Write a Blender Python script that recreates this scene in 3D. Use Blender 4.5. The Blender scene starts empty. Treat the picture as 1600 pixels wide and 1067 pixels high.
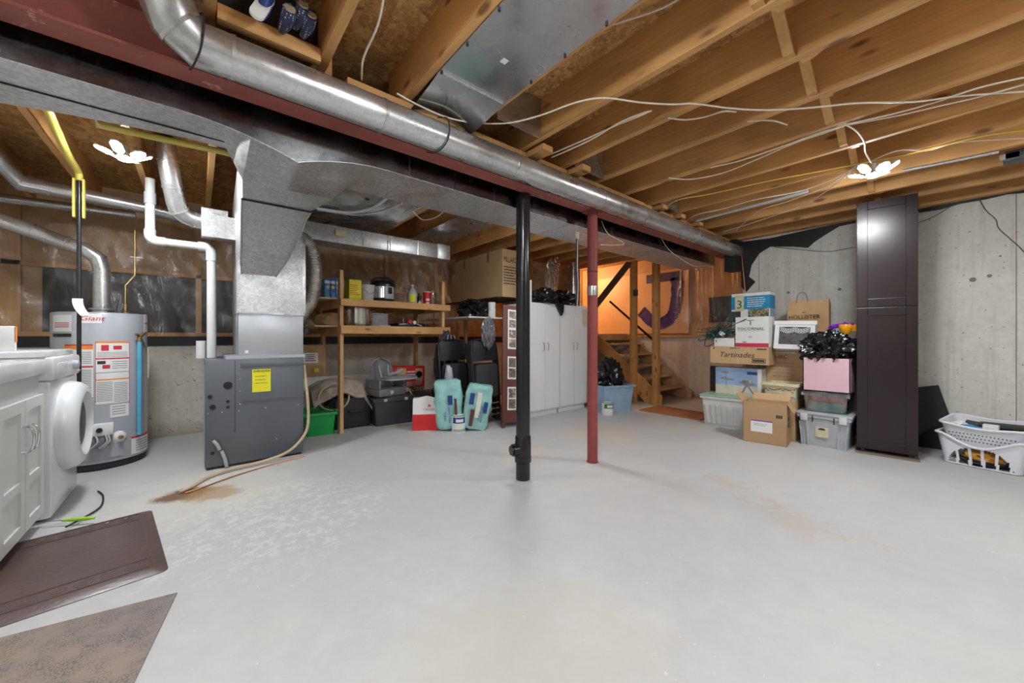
import bpy, bmesh, math, random
from mathutils import Vector, Matrix, noise
random.seed(7)
S = bpy.context.scene
C = bpy.context.collection
R = math.radians
# ---------------------------------------------------------------- camera
# world x runs along the steel beam, y along the joists, z up; the camera stands at the origin
YAW = R(50.07); EYE = 1.05; FPX = 586.0
cd = bpy.data.cameras.new('camera'); cam = bpy.data.objects.new('camera', cd); C.objects.link(cam)
cd.sensor_width = 36; cd.lens = FPX / 1600 * 36; cd.clip_start = .03
cd.shift_y = (533.5 - 527) / 1600 * -1
cam.location = (0, 0, EYE); cam.rotation_euler = (R(90), 0, YAW - R(90))
S.camera = cam
# ---------------------------------------------------------------- world, exposure
w = bpy.data.worlds.new('world'); S.world = w; w.use_nodes = True
w.node_tree.nodes['Background'].inputs[0].default_value = (.9, .95, 1, 1)
w.node_tree.nodes['Background'].inputs[1].default_value = .3
S.view_settings.view_transform = 'Standard'; S.view_settings.look = 'None'
S.view_settings.gamma = 1; S.view_settings.use_curve_mapping = False
S.view_settings.exposure = 1.05
PETAL = 210.0          # radiance of the LED petals
STAIR = 26.0          # watts of the warm bulb over the stairs
S.cycles.max_bounces = 9; S.cycles.diffuse_bounces = 5; S.cycles.sample_clamp_indirect = 6
S.cycles.use_denoising = True
S.cycles.caustics_reflective = False; S.cycles.caustics_refractive = False

CA, SA = math.cos(YAW), math.sin(YAW)
def on_z(px, py, z=0.0):            # a point of the photo taken at height z
    d = FPX * (EYE - z) / (py - 527); l = (px - 800) / FPX * d
    return Vector((CA * d + SA * l, SA * d - CA * l, z))
def on_x(px, py, X):
    r = (px - 800) / FPX; Y = (SA * X - r * CA * X) / (CA + r * SA); d = CA * X + SA * Y
    return Vector((X, Y, EYE - (py - 527) / FPX * d))
def on_y(px, py, Y):
    r = (px - 800) / FPX; X = (CA * Y + r * SA * Y) / (SA - r * CA); d = CA * X + SA * Y
    return Vector((X, Y, EYE - (py - 527) / FPX * d))

# ---------------------------------------------------------------- materials
def nmat(name):
    m = bpy.data.materials.new(name); m.use_nodes = True; nt = m.node_tree
    return m, nt, nt.nodes['Principled BSDF']
def nd(nt, t, **k):
    n = nt.nodes.new(t)
    for a, b in k.items():
        if a.startswith('i_'): n.inputs[a[2:].replace('_', ' ')].default_value = b
        else: setattr(n, a, b)
    return n
def coords(nt, scale=(1, 1, 1), rnd=True):
    tc = nd(nt, 'ShaderNodeTexCoord'); mp = nd(nt, 'ShaderNodeMapping'); mp.inputs['Scale'].default_value = scale
    nt.links.new(tc.outputs['Object'], mp.inputs[0])
    if rnd:
        oi = nd(nt, 'ShaderNodeObjectInfo'); ml = nd(nt, 'ShaderNodeMath', operation='MULTIPLY'); ml.inputs[1].default_value = 40
        nt.links.new(oi.outputs['Random'], ml.inputs[0]); nt.links.new(ml.outputs[0], mp.inputs['Location'])
    return mp.outputs[0]
def noi(nt, v, scale, detail=4, rough=.55, dist=0):
    n = nd(nt, 'ShaderNodeTexNoise', i_Scale=scale, i_Detail=detail, i_Roughness=rough, i_Distortion=dist)
    nt.links.new(v, n.inputs['Vector']); return n.outputs['Fac']
def ramp(nt, v, stops):
    r = nd(nt, 'ShaderNodeValToRGB'); el = r.color_ramp.elements
    while len(el) < len(stops): el.new(.5)
    for e, (p, c) in zip(el, stops):
        e.position = p; e.color = (c[0], c[1], c[2], 1) if not isinstance(c, (int, float)) else (c, c, c, 1)
    nt.links.new(v, r.inputs[0]); return r.outputs[0]
def mixc(nt, f, a, b, mode='MIX'):
    n = nd(nt, 'ShaderNodeMix', data_type='RGBA', blend_type=mode)
    for s, v in ((0, f), (6, a), (7, b)):
        if hasattr(v, 'type') or hasattr(v, 'links'): nt.links.new(v, n.inputs[s])
        elif isinstance(v, (int, float)): n.inputs[s].default_value = v
        else: n.inputs[s].default_value = (*v[:3], 1)
    return n.outputs[2]
def bump(nt, p, h, s=.3, d=.01):
    b = nd(nt, 'ShaderNodeBump', i_Strength=s, i_Distance=d); nt.links.new(h, b.inputs['Height'])
    nt.links.new(b.outputs[0], p.inputs['Normal'])
def math_(nt, op, a, b=None):
    n = nd(nt, 'ShaderNodeMath', operation=op)
    for i, v in enumerate((a, b)):
        if v is None: continue
        if isinstance(v, (int, float)): n.inputs[i].default_value = v
        else: nt.links.new(v, n.inputs[i])
    return n.outputs[0]
MC = {}
def P(name, col, rough=.5, metal=0, var=.12, vs=9, b=0, bs=40, coat=0, tr=0):
    if name in MC: return MC[name]
    m, nt, p = nmat(name); v = coords(nt)
    n = noi(nt, v, vs); lo = [c * (1 - var) for c in col]; hi = [min(1, c * (1 + var)) for c in col]
    nt.links.new(ramp(nt, n, [(.3, lo), (.7, hi)]), p.inputs['Base Color'])
    p.inputs['Roughness'].default_value = rough; p.inputs['Metallic'].default_value = metal
    p.inputs['Coat Weight'].default_value = coat; p.inputs['Transmission Weight'].default_value = tr
    if b: bump(nt, p, noi(nt, v, bs, 3), b, .01)
    MC[name] = m; return m
def wood(name, sc, a, b_, knot=(.10, .035, .01), rough=.6, kn=True):
    m, nt, p = nmat(name); v = coords(nt, sc)
    g = noi(nt, v, 6, 6, .6, .6); col = ramp(nt, g, [(.25, a), (.75, b_)])
    ks = tuple(1.0 + (x - 1) * .16 for x in sc)
    vo = nd(nt, 'ShaderNodeTexVoronoi', i_Scale=3.1, i_Randomness=1.0); nt.links.new(coords(nt, tuple(2.6 if x > 1 else 1.0 for x in sc)), vo.inputs['Vector'])
    big = noi(nt, coords(nt, (1.3, 1.3, 1.3)), 1.6, 2); col = mixc(nt, .5, col, ramp(nt, big, [(.3, [c * .72 for c in a]), (.7, [min(1, c * 1.2) for c in b_])]))
    if kn: col = mixc(nt, math_(nt, 'MULTIPLY', ramp(nt, vo.outputs['Distance'], [(.08, 1.0), (.17, 0.0)]), .8), col, knot)
    nt.links.new(col, p.inputs['Base Color']); p.inputs['Roughness'].default_value = rough
    bump(nt, p, g, .12, .004); return m
PA, PB = (.44, .215, .070), (.70, .39, .14)
M_woodY = wood('pine_along_y', (9, .55, 9), PA, PB)
M_woodX = wood('pine_along_x', (.55, 9, 9), PA, PB)
M_woodZ = wood('pine_along_z', (9, 9, .55), (.46, .24, .09), (.68, .42, .19))
M_stud = wood('stair_pine', (9, 9, .55), (.40, .18, .05), (.58, .29, .09))
M_ply = wood('plywood', (1, 4, 4), (.46, .28, .13), (.62, .42, .22), kn=False)
def osb(name, a, b_, c_, s=1):
    m, nt, p = nmat(name); v = coords(nt, (s, s, s), False)
    vo = nd(nt, 'ShaderNodeTexVoronoi', i_Scale=26, feature='F1'); 
    vv = nd(nt, 'ShaderNodeMapping'); vv.inputs['Scale'].default_value = (1, .38, 1); nt.links.new(v, vv.inputs[0])
    ad = nd(nt, 'ShaderNodeVectorMath', operation='ADD'); nn = nd(nt, 'ShaderNodeTexNoise', i_Scale=7.0, i_Detail=3.0); nt.links.new(v, nn.inputs['Vector'])
    ms = nd(nt, 'ShaderNodeVectorMath', operation='SCALE'); ms.inputs['Scale'].default_value = .22; nt.links.new(nn.outputs['Color'], ms.inputs[0])
    nt.links.new(vv.outputs[0], ad.inputs[0]); nt.links.new(ms.outputs[0], ad.inputs[1]); nt.links.new(ad.outputs[0], vo.inputs['Vector'])
    sep = nd(nt, 'ShaderNodeSeparateColor'); nt.links.new(vo.outputs['Color'], sep.inputs[0])
    col = ramp(nt, sep.outputs[0], [(.1, a), (.55, b_), (.95, c_)])
    n2 = noi(nt, v, 60, 3); col = mixc(nt, .45, col, ramp(nt, n2, [(.35, a), (.7, c_)]))
    st = noi(nt, v, 5.5, 5, .65); col = mixc(nt, ramp(nt, st, [(.64, 0.0), (.69, .85)]), col, (.035, .02, .01))
    nt.links.new(col, p.inputs['Base Color']); p.inputs['Roughness'].default_value = .75
    bump(nt, p, sep.outputs[0], .2, .004); return m
M_osb = osb('strand_board', (.28, .13, .035), (.50, .26, .08), (.70, .42, .16))
def galv(name, base=.55, rough=.34, spangle=.22, tint=(1, 1, 1)):
    m, nt, p = nmat(name); v = coords(nt)
    vo = nd(nt, 'ShaderNodeTexVoronoi', i_Scale=75.0); nt.links.new(v, vo.inputs['Vector'])
    sep = nd(nt, 'ShaderNodeSeparateColor'); nt.links.new(vo.outputs['Color'], sep.inputs[0])
    n = noi(nt, v, 2.2, 5, .6); f = math_(nt, 'ADD', math_(nt, 'MULTIPLY', sep.outputs[0], spangle), math_(nt, 'MULTIPLY', n, .5))
    lo = [base * .62 * t for t in tint]; hi = [min(1, base * 1.3 * t) for t in tint]
    nt.links.new(ramp(nt, f, [(.12, lo), (.62, hi)]), p.inputs['Base Color'])
    p.inputs['Metallic'].default_value = .85
    nt.links.new(ramp(nt, noi(nt, v, 5, 4), [(.3, rough - .08), (.7, rough + .14)]), p.inputs['Roughness'])
    bump(nt, p, n, .10, .03); return m
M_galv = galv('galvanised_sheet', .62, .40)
M_duct_shade = galv('trunk_duct_painted_shade', .20, .24, .16); M_duct_shade.node_tree.nodes['Principled BSDF'].inputs['Metallic'].default_value = 1.0  # base tint darkened to paint in the shade on the trunk's near side
for n_ in M_duct_shade.node_tree.nodes:
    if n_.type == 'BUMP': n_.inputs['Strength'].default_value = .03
M_pipe = galv('galvanised_pipe', .66, .27, .10)
M_pan = galv('polished_sheet', .60, .22, .03)
M_case = P('coil_case_steel', (.50, .52, .55), .38, .6, .08, 3)
def concrete(name, a, b_, dirt, drip=0.0):
    m, nt, p = nmat(name); v = coords(nt, rnd=False)
    col = ramp(nt, noi(nt, v, 1.1, 6, .6), [(.3, a), (.7, b_)])
    g = noi(nt, v, 14, 5, .7); col = mixc(nt, .35, col, ramp(nt, g, [(.3, [x * .82 for x in a]), (.65, b_)]))
    sp = noi(nt, v, 30, 2, .5); col = mixc(nt, ramp(nt, sp, [(.67, 0.0), (.72, .8)]), col, dirt)
    st = noi(nt, coords(nt, (5, 5, .35), False), 2.4, 5, .7)
    tc = nd(nt, 'ShaderNodeTexCoord'); sx = nd(nt, 'ShaderNodeSeparateXYZ'); nt.links.new(tc.outputs['Object'], sx.inputs[0])
    col = mixc(nt, math_(nt, 'MULTIPLY', ramp(nt, st, [(.50, 0.0), (.64, 1.0)]), .34 + drip), col, dirt)
    # damp dirt along the foot of the wall
    lowz = ramp(nt, math_(nt, 'ADD', sx.outputs[2], math_(nt, 'MULTIPLY', g, .16)), [(.10, 1.0), (.24, 0.0)])
    col = mixc(nt, math_(nt, 'MULTIPLY', lowz, .55), col, [x * .8 for x in dirt])
    nt.links.new(col, p.inputs['Base Color']); p.inputs['Roughness'].default_value = .85
    bump(nt, p, g, .25, .01); return m
M_conR = concrete('poured_concrete_wall', (.60, .59, .53), (.76, .75, .69), (.30, .27, .21), -.10)
M_conB = concrete('older_concrete_wall', (.55, .51, .44), (.70, .66, .58), (.26, .20, .14), -.18)
def floor_mat():
    m, nt, p = nmat('painted_concrete_floor'); v = coords(nt, rnd=False)
    tc = nd(nt, 'ShaderNodeTexCoord'); pos = tc.outputs['Object']
    n1 = noi(nt, v, .9, 6, .6); base = ramp(nt, n1, [(.3, (.43, .435, .44)), (.5, (.485, .485, .48)), (.72, (.54, .525, .49))])
    fine = noi(nt, v, 9, 6, .7); base = mixc(nt, .3, base, ramp(nt, fine, [(.3, (.44, .44, .44)), (.7, (.63, .63, .61))]))
    def blob(x, y, r, k=.35, sy=1.0):
        mp = nd(nt, 'ShaderNodeMapping'); mp.inputs['Location'].default_value = (-x, -y * sy, 0); mp.inputs['Scale'].default_value = (1, sy, 1)
        nt.links.new(pos, mp.inputs[0]); ln = nd(nt, 'ShaderNodeVectorMath', operation='LENGTH'); nt.links.new(mp.outputs[0], ln.inputs[0])
        e = math_(nt, 'ADD', ln.outputs['Value'], math_(nt, 'MULTIPLY', math_(nt, 'SUBTRACT', noi(nt, v, 3.5, 6, .75), .5), k * 4))
        return ramp(nt, math_(nt, 'DIVIDE', e, r * 2), [(.3, 1.0), (.55, 0.0)])
    flake = ramp(nt, noi(nt, v, 16, 6, .8, .4), [(.50, 0.0), (.56, 1.0)])
    base = mixc(nt, math_(nt, 'MULTIPLY', math_(nt, 'MULTIPLY', blob(.35, 2.6, .62), flake), .5), base, (.72, .71, .67))
    base = mixc(nt, math_(nt, 'MULTIPLY', blob(.05, 3.3, .6), .5), base, (.66, .62, .54))
    base = mixc(nt, math_(nt, 'MULTIPLY', blob(3.4, 2.6, .5), .5), base, (.60, .50, .38))
    base = mixc(nt, math_(nt, 'MULTIPLY', blob(2.3, 2.6, .35), .5), base, (.60, .52, .40))
    base = mixc(nt, math_(nt, 'MULTIPLY', blob(.8, .9, .5), .35), base, (.52, .47, .38))
    base = mixc(nt, math_(nt, 'MULTIPLY', blob(2.6, .5, .2), .35), base, (.50, .40, .28))
    base = mixc(nt, math_(nt, 'MULTIPLY', blob(2.9, 1.0, .12), .4), base, (.50, .40, .28))
    base = mixc(nt, math_(nt, 'MULTIPLY', blob(-.06, 3.33, .14, .10), .9), base, (.16, .07, .025))
    base = mixc(nt, math_(nt, 'MULTIPLY', blob(.08, 3.22, .16, .12), .7), base, (.40, .24, .10))
    sp = noi(nt, v, 45, 2, .5); base = mixc(nt, ramp(nt, sp, [(.73, 0.0), (.77, .7)]), base, (.75, .74, .70))
    sd = noi(nt, v, 21, 3, .6); base = mixc(nt, ramp(nt, sd, [(.75, 0.0), (.80, .5)]), base, (.25, .22, .18))
    nt.links.new(base, p.inputs['Base Color'])
    nt.links.new(ramp(nt, fine, [(.3, .42), (.7, .62)]), p.inputs['Roughness']); bump(nt, p, fine, .08, .01); return m
M_floor = floor_mat()
def rust_paint(name, a, flakes, f0=.62):
    m, nt, p = nmat(name); v = coords(nt); n = noi(nt, v, 13, 6, .75)
    col = ramp(nt, noi(nt, v, 3, 4), [(.3, [x * .75 for x in a]), (.7, [x * 1.2 for x in a])])
    col = mixc(nt, ramp(nt, n, [(f0, 0.0), (f0 + .07, .75)]), col, flakes)
    nt.links.new(col, p.inputs['Base Color']); p.inputs['Roughness'].default_value = .55; bump(nt, p, n, .3, .006); return m
M_beam = rust_paint('red_oxide_beam_paint', (.30, .085, .06), (.62, .38, .30), .60)
M_post = rust_paint('red_oxide_post_paint', (.27, .055, .045), (.5, .3, .25), .74)
M_abs = rust_paint('black_plastic_pipe', (.012, .012, .014), (.4, .4, .4), .80); M_abs.node_tree.nodes['Principled BSDF'].inputs['Roughness'].default_value = .2
for n_ in M_abs.node_tree.nodes:
    if n_.type == 'BUMP': n_.inputs['Strength'].default_value = .03
def clear(name, tint=(1, 1, 1), alpha=.25, rough=.12):
    m, nt, p = nmat(name); v = coords(nt, (1, 1, .35)); n = noi(nt, v, 7, 5, .65, 1.2)
    out = nt.nodes['Material Output']; t = nd(nt, 'ShaderNodeBsdfTransparent'); t.inputs[0].default_value = (*tint, 1)
    g = nd(nt, 'ShaderNodeBsdfGlossy'); g.inputs['Roughness'].default_value = rough
    mx = nd(nt, 'ShaderNodeMixShader'); fr = ramp(nt, n, [(.35, alpha * .4), (.7, alpha * 1.6)])
    nt.links.new(fr, mx.inputs[0]); nt.links.new(t.outputs[0], mx.inputs[1]); nt.links.new(g.outputs[0], mx.inputs[2])
    b = nd(nt, 'ShaderNodeBump', i_Strength=.9, i_Distance=.03); nt.links.new(n, b.inputs['Height']); nt.links.new(b.outputs[0], g.inputs['Normal'])
    nt.links.new(mx.outputs[0], out.inputs[0]); return m
M_poly = clear('clear_poly_film', (.985, .97, .95), .085, .22)
M_tote_clear = clear('clear_tote_plastic', (.85, .87, .88), .20, .15)
M_glass = clear('jar_glass', (.93, .95, .95), .22, .05)
def insul():
    m, nt, p = nmat('insulation_behind_paper'); v = coords(nt, (1, 1, 1.0), False); n = noi(nt, v, 2.6, 6, .62, .8)
    nt.links.new(ramp(nt, n, [(.28, (.26, .15, .075)), (.5, (.48, .30, .155)), (.75, (.66, .46, .26))]), p.inputs['Base Color'])
    p.inputs['Roughness'].default_value = .55; bump(nt, p, n, .5, .03); return m
M_insul = insul()
M_insulO = P('orange_paper', (.50, .27, .11), .5, 0, .25, 2.5, .4, 6)
M_black = P('black_poly', (.012, .012, .013), .45, 0, .3, 3, .5, 5)
M_blk = P('black_plastic', (.015, .015, .017), .3)
M_blkm = P('black_matte', (.02, .02, .022), .7)
M_bag = P('bin_bag_plastic', (.008, .008, .009), .16, 0, .2, 6, .8, 14)
M_white = P('white_enamel', (.68, .69, .70), .25, 0, .02, 3, coat=.3)
M_sinkw = P('white_cabinet_paint', (.60, .60, .58), .35, 0, .03, 3)
M_pvc = P('white_pvc', (.62, .62, .61), .35, 0, .04, 4)
M_wcab = P('white_laminate', (.80, .80, .80), .4, 0, .03, 2)
M_paper = P('white_paper', (.78, .78, .76), .6, 0, .03, 9)
M_ink = P('black_ink', (.03, .03, .03), .7)
M_grayink = P('grey_ink', (.25, .25, .26), .7)
M_redink = P('red_ink', (.60, .03, .04), .6)
M_orange = P('orange_ink', (.85, .28, .04), .6)
M_heater = P('heater_grey_enamel', (.37, .385, .42), .3, 0, .05, 2, coat=.2)
M_furn = P('furnace_dark_steel', (.125, .137, .155), .36, .2, .12, 2.5)
M_yel = P('yellow_label', (.85, .78, .02), .5, 0, .05, 9)
M_yelpipe = P('yellow_gas_coating', (.70, .58, .12), .4, 0, .12, 8)
M_blue = P('sky_blue_plastic', (.10, .40, .62), .3)
M_brass = P('brass', (.42, .27, .11), .35, .9)
M_copper = P('copper', (.62, .28, .13), .32, .9)
M_chrome = P('chrome', (.7, .7, .72), .15, 1)
M_steel = P('stainless', (.62, .61, .58), .18, 1, .1, 3)
M_cable = P('white_cable', (.74, .68, .56), .5, 0, .08, 20)
M_ycable = P('yellow_cable', (.72, .50, .08), .5)
M_tan = P('tan_hose', (.55, .43, .28), .4)
M_card = P('cardboard', (.46, .29, .15), .75, 0, .10, 3)
M_card2 = P('light_cardboard', (.56, .37, .19), .75, 0, .08, 3)
M_kraft = P('kraft_paper', (.50, .31, .14), .6, 0, .15, 5, .5, 9)
M_dwood = P('espresso_laminate', (.017, .0075, .0085), .27, 0, .15, 2)
M_dtrim = P('aged_trim', (.22, .17, .12), .5)
M_mat = P('brown_rubber', (.105, .068, .062), .30, 0, .15, 4, .15, 60)
M_rug = None
def rug():
    m, nt, p = nmat('worn_printed_rug'); v = coords(nt, rnd=False)
    n = noi(nt, v, 3.0, 4, .6); base = ramp(nt, n, [(.35, (.25, .215, .20)), (.55, (.30, .24, .20)), (.75, (.33, .245, .17))])
    vo = nd(nt, 'ShaderNodeTexVoronoi', i_Scale=105.0, feature='DISTANCE_TO_EDGE'); nt.links.new(v, vo.inputs['Vector'])
    sq = math_(nt, 'MULTIPLY', ramp(nt, vo.outputs['Distance'], [(.05, 1.0), (.16, 0.0)]), ramp(nt, noi(nt, v, 14, 3), [(.40, 0.0), (.6, .75)]))
    base = mixc(nt, sq, base, (.12, .10, .10)); nt.links.new(base, p.inputs['Base Color']); p.inputs['Roughness'].default_value = .85
    bump(nt, p, noi(nt, v, 150, 2), .3, .003); return m
M_rug = rug()
M_green = P('green_plastic', (.01, .36, .07), .35)
M_grey = P('mid_grey_plastic', (.22, .225, .235), .38)
M_lgrey = P('light_grey_plastic', (.42, .44, .47), .38)
M_dgrey = P('charcoal_plastic', (.045, .047, .052), .4)
M_red = P('red_print', (.62, .02, .02), .45)
M_tblue = P('powder_blue_plastic', (.30, .45, .62), .35)
M_sage = P('sage_lid_plastic', (.33, .48, .34), .4)
M_pink = P('pink_card', (.72, .47, .52), .55, 0, .04, 3)
M_purple = P('purple_plastic', (.22, .03, .42), .35)
M_toyor = P('orange_yellow_plastic', (.90, .40, .01), .3)
M_teal = P('aqua_wrapper', (.33, .62, .59), .22, 0, .15, 6, .6, 12)
M_navy = P('navy', (.02, .05, .22), .5)
M_lwall = P('laundry_white_plastic', (.76, .78, .82), .35, 0, .03, 4)
M_fluff = P('beige_fleece', (.46, .39, .32), .9, 0, .25, 14, 1.0, 60)
M_flex = P('flex_foil', (.62, .60, .56), .28, .9, .15, 10, .5, 60)
M_cream = P('cream_basket', (.66, .60, .40), .7, 0, .12, 20)
M_brownboard = P('mahogany_board', (.12, .035, .025), .4, 0, .15, 4)
M_photo = None
def mosaic(name, cols, sc=40):
    m, nt, p = nmat(name); v = coords(nt); vo = nd(nt, 'ShaderNodeTexVoronoi', i_Scale=float(sc)); nt.links.new(v, vo.inputs['Vector'])
    sep = nd(nt, 'ShaderNodeSeparateColor'); nt.links.new(vo.outputs['Color'], sep.inputs[0])
    k = len(cols); nt.links.new(ramp(nt, sep.outputs[0], [((i + .3) / k, c) for i, c in enumerate(cols)]), p.inputs['Base Color'])
    p.inputs['Roughness'].default_value = .4; return m
def photo():
    m, nt, p = nmat('printed_photo'); v = coords(nt); nt.links.new(ramp(nt, noi(nt, v, 13, 3, .5, .8), [(.34, (.04, .035, .03)), (.44, (.22, .17, .14)), (.52, (.10, .07, .06)), (.60, (.42, .30, .24)), (.70, (.60, .56, .52))]), p.inputs['Base Color']); p.inputs['Roughness'].default_value = .3; return m
M_photo = photo()
M_leafpic = mosaic('printed_leaves', [(.05, .08, .02), (.30, .24, .10), (.55, .5, .42), (.10, .12, .03)], 60)
M_mural = P('violet_paint', (.055, .03, .15), .5, 0, .5, 9)
def emis(name, col, s):
    m, nt, p = nmat(name); p.inputs['Base Color'].default_value = (*col, 1); p.inputs['Emission Color'].default_value = (*col, 1)
    p.inputs['Emission Strength'].default_value = s; return m
LEDC = (.93, .965, 1.0)
M_led = emis('lit_led_panel', LEDC, PETAL)
M_bulb = emis('lit_bulb', (1, .62, .25), 12)

# ---------------------------------------------------------------- mesh helpers
def sm(pts, n=6):
    pts = [Vector(p) for p in pts]
    if len(pts) < 3: return pts
    out = []
    for i in range(len(pts) - 1):
        p0 = pts[max(i - 1, 0)]; p1 = pts[i]; p2 = pts[i + 1]; p3 = pts[min(i + 2, len(pts) - 1)]
        for k in range(n):
            t = k / n
            out.append(.5 * ((2 * p1) + (p2 - p0) * t + (2 * p0 - 5 * p1 + 4 * p2 - p3) * t * t + (3 * p1 - p0 - 3 * p2 + p3) * t ** 3))
    out.append(pts[-1]); return out
class MB:
    def __init__(s): s.bm = bmesh.new()
    def face(s, vs, idx):
        try: s.bm.faces.new([vs[i] for i in idx])
        except ValueError: pass
    def box(s, x0, x1, y0, y1, z0, z1, bev=0, tx=1, ty=1, M=None):
        "tx, ty scale the bottom face about its centre"
        cx, cy = (x0 + x1) / 2, (y0 + y1) / 2; P_ = []
        for z, kx, ky in ((z0, tx, ty), (z1, 1, 1)):
            for x, y in ((x0, y0), (x1, y0), (x1, y1), (x0, y1)):
                P_.append(Vector((cx + (x - cx) * kx, cy + (y - cy) * ky, z)))
        if M: P_ = [M @ p for p in P_]
        v = [s.bm.verts.new(p) for p in P_]; f = []
        for q in ((3, 2, 1, 0), (4, 5, 6, 7), (0, 1, 5, 4), (1, 2, 6, 5), (2, 3, 7, 6), (3, 0, 4, 7)):
            f.append(s.bm.faces.new([v[i] for i in q]))
        if bev:
            es = list({e for x in f for e in x.edges})
            bmesh.ops.bevel(s.bm, geom=es, offset=bev, segments=2, profile=.5, affect='EDGES')
        return s
    def tube(s, pts, r, seg=10, cap=True, closed=False):
        pts = [Vector(p) for p in pts]; n = len(pts); rs = r if isinstance(r, (list, tuple)) else [r] * n
        t0 = (pts[1] - pts[0]).normalized(); u = t0.orthogonal().normalized(); rings = []
        for i, p in enumerate(pts):
            a = pts[max(i - 1, 0)]; b = pts[min(i + 1, n - 1)]; t = (b - a).normalized()
            u = (u - t * u.dot(t)); u = u.normalized() if u.length > 1e-6 else t.orthogonal().normalized(); v = t.cross(u)
            # keep the radius through sharp bends
            k = 1.0
            if 0 < i < n - 1: k = 1 / max(.55, (t.dot((pts[i] - pts[i - 1]).normalized())))
            rings.append([s.bm.verts.new(p + (u * math.cos(q) + v * math.sin(q)) * rs[i] * (k if k < 1.3 else 1.3)) for q in [2 * math.pi * j / seg for j in range(seg)]])
        for a, b in zip(rings, rings[1:]):
            for j in range(seg): s.bm.faces.new((a[j], a[(j + 1) % seg], b[(j + 1) % seg], b[j]))
        if cap: s.bm.faces.new(rings[0][::-1]); s.bm.faces.new(rings[-1])
        return s
    def cyl(s, a, b, r, seg=20): return s.tube([a, b], r, seg)
    def lathe(s, prof, o=(0, 0, 0), seg=28, axis='z', cap=True, M=None):
        rings = []; o = Vector(o)
        for r, h in prof:
            ring = []
            for j in range(seg):
                q = 2 * math.pi * j / seg; a, b = r * math.cos(q), r * math.sin(q)
                p = {'z': (a, b, h), 'x': (h, a, b), 'y': (b, h, a)}[axis]; p = Vector(p)
                if M: p = M @ p
                ring.append(s.bm.verts.new(o + p))
            rings.append(ring)
        for a, b in zip(rings, rings[1:]):
            for j in range(seg): s.bm.faces.new((a[j], a[(j + 1) % seg], b[(j + 1) % seg], b[j]))
        if cap: s.bm.faces.new(rings[0][::-1]); s.bm.faces.new(rings[-1])
        return s
    def prism(s, poly, axis, a, b, M=None):
        def mk(p, h):
            q = Vector({'x': (h, p[0], p[1]), 'y': (p[0], h, p[1]), 'z': (p[0], p[1], h)}[axis]); return M @ q if M else q
        A = [s.bm.verts.new(mk(p, a)) for p in poly]; B = [s.bm.verts.new(mk(p, b)) for p in poly]; n = len(poly)
        s.bm.faces.new(A); s.bm.faces.new(B[::-1])
        for i in range(n): s.bm.faces.new((A[i], B[i], B[(i + 1) % n], A[(i + 1) % n]))
        return s
    def grid(s, fn, nu, nv, th=0, wrap=False):
        V = [[s.bm.verts.new(Vector(fn(i / nu, j / nv))) for j in range(nv + 1)] for i in range(nu + 1)]
        fs = []
        for i in range(nu):
            for j in range(nv): fs.append(s.bm.faces.new((V[i][j], V[i + 1][j], V[i + 1][j + 1], V[i][j + 1])))
        if th: 
            s.bm.normal_update(); r = bmesh.ops.solidify(s.bm, geom=fs, thickness=th)
        return s
    def blob(s, c, rad, amp=.15, freq=3, seed=0, sub=4, fl=None, ridge=False):
        r = bmesh.ops.create_icosphere(s.bm, subdivisions=sub, radius=1); c = Vector(c); rad = Vector(rad)
        for v in r['verts']:
            n_ = v.co.normalized(); q = n_ * freq + Vector((seed * 7.1, seed * 3.3, 0)); d = noise.fractal(q, 1, 2, 3) 
            if ridge: d = .9 * (.42 - 1.6 * abs(noise.noise(q))) + .5 * (.4 - 1.6 * abs(noise.noise(q * 2.3 + Vector((3, 1, 7))))) + .22 * (.4 - 1.6 * abs(noise.noise(q * 5)))
            k = 1 + amp * d; p = Vector((n_.x * rad.x, n_.y * rad.y, n_.z * rad.z)) * k + c
            if fl is not None and p.z < fl: p.z = fl
            v.co = p
        return s
    def patch(s, cx, cy, r, a0, a1, z0, z1, th=.0015, n=10):
        r += .0008
        for k in range(n):
            q0 = a0 + (a1 - a0) * k / n; q1 = a0 + (a1 - a0) * (k + 1) / n; P_ = []
            for rr in (r, r + th):
                for q, z in ((q0, z0), (q1, z0), (q1, z1), (q0, z1)): P_.append(s.bm.verts.new((cx + rr * math.cos(q), cy + rr * math.sin(q), z)))
            for f in ((3, 2, 1, 0), (4, 5, 6, 7), (0, 1, 5, 4), (2, 3, 7, 6)) + (((3, 0, 4, 7),) if k == 0 else ()) + (((1, 2, 6, 5),) if k == n - 1 else ()):
                s.bm.faces.new([P_[i] for i in f])
        return s
    def build(s, name, mat, parent=None, smooth=35, world=False, loc=None):
        bm = s.bm; bmesh.ops.remove_doubles(bm, verts=bm.verts, dist=1e-6); bmesh.ops.recalc_face_normals(bm, faces=bm.faces)
        o_ = Vector((0, 0, 0))
        if parent is not None and world:
            bm.transform(Matrix.Translation(-parent.location))
        if parent is None:
            if loc is None:
                xs = [v.co for v in bm.verts]; o_ = Vector(((min(v.x for v in xs) + max(v.x for v in xs)) / 2, (min(v.y for v in xs) + max(v.y for v in xs)) / 2, min(v.z for v in xs)))
            elif loc == 0: o_ = Vector((0, 0, 0))
            else: o_ = Vector(loc)
            bm.transform(Matrix.Translation(-o_))
        me = bpy.data.meshes.new(name); bm.to_mesh(me); bm.free(); me.materials.append(mat)
        if smooth:
            me.polygons.foreach_set('use_smooth', [True] * len(me.polygons)); me.set_sharp_from_angle(angle=R(smooth))
        o = bpy.data.objects.new(name, me); C.objects.link(o); o.location = o_
        if parent is not None: o.parent = parent
        return o
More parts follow.
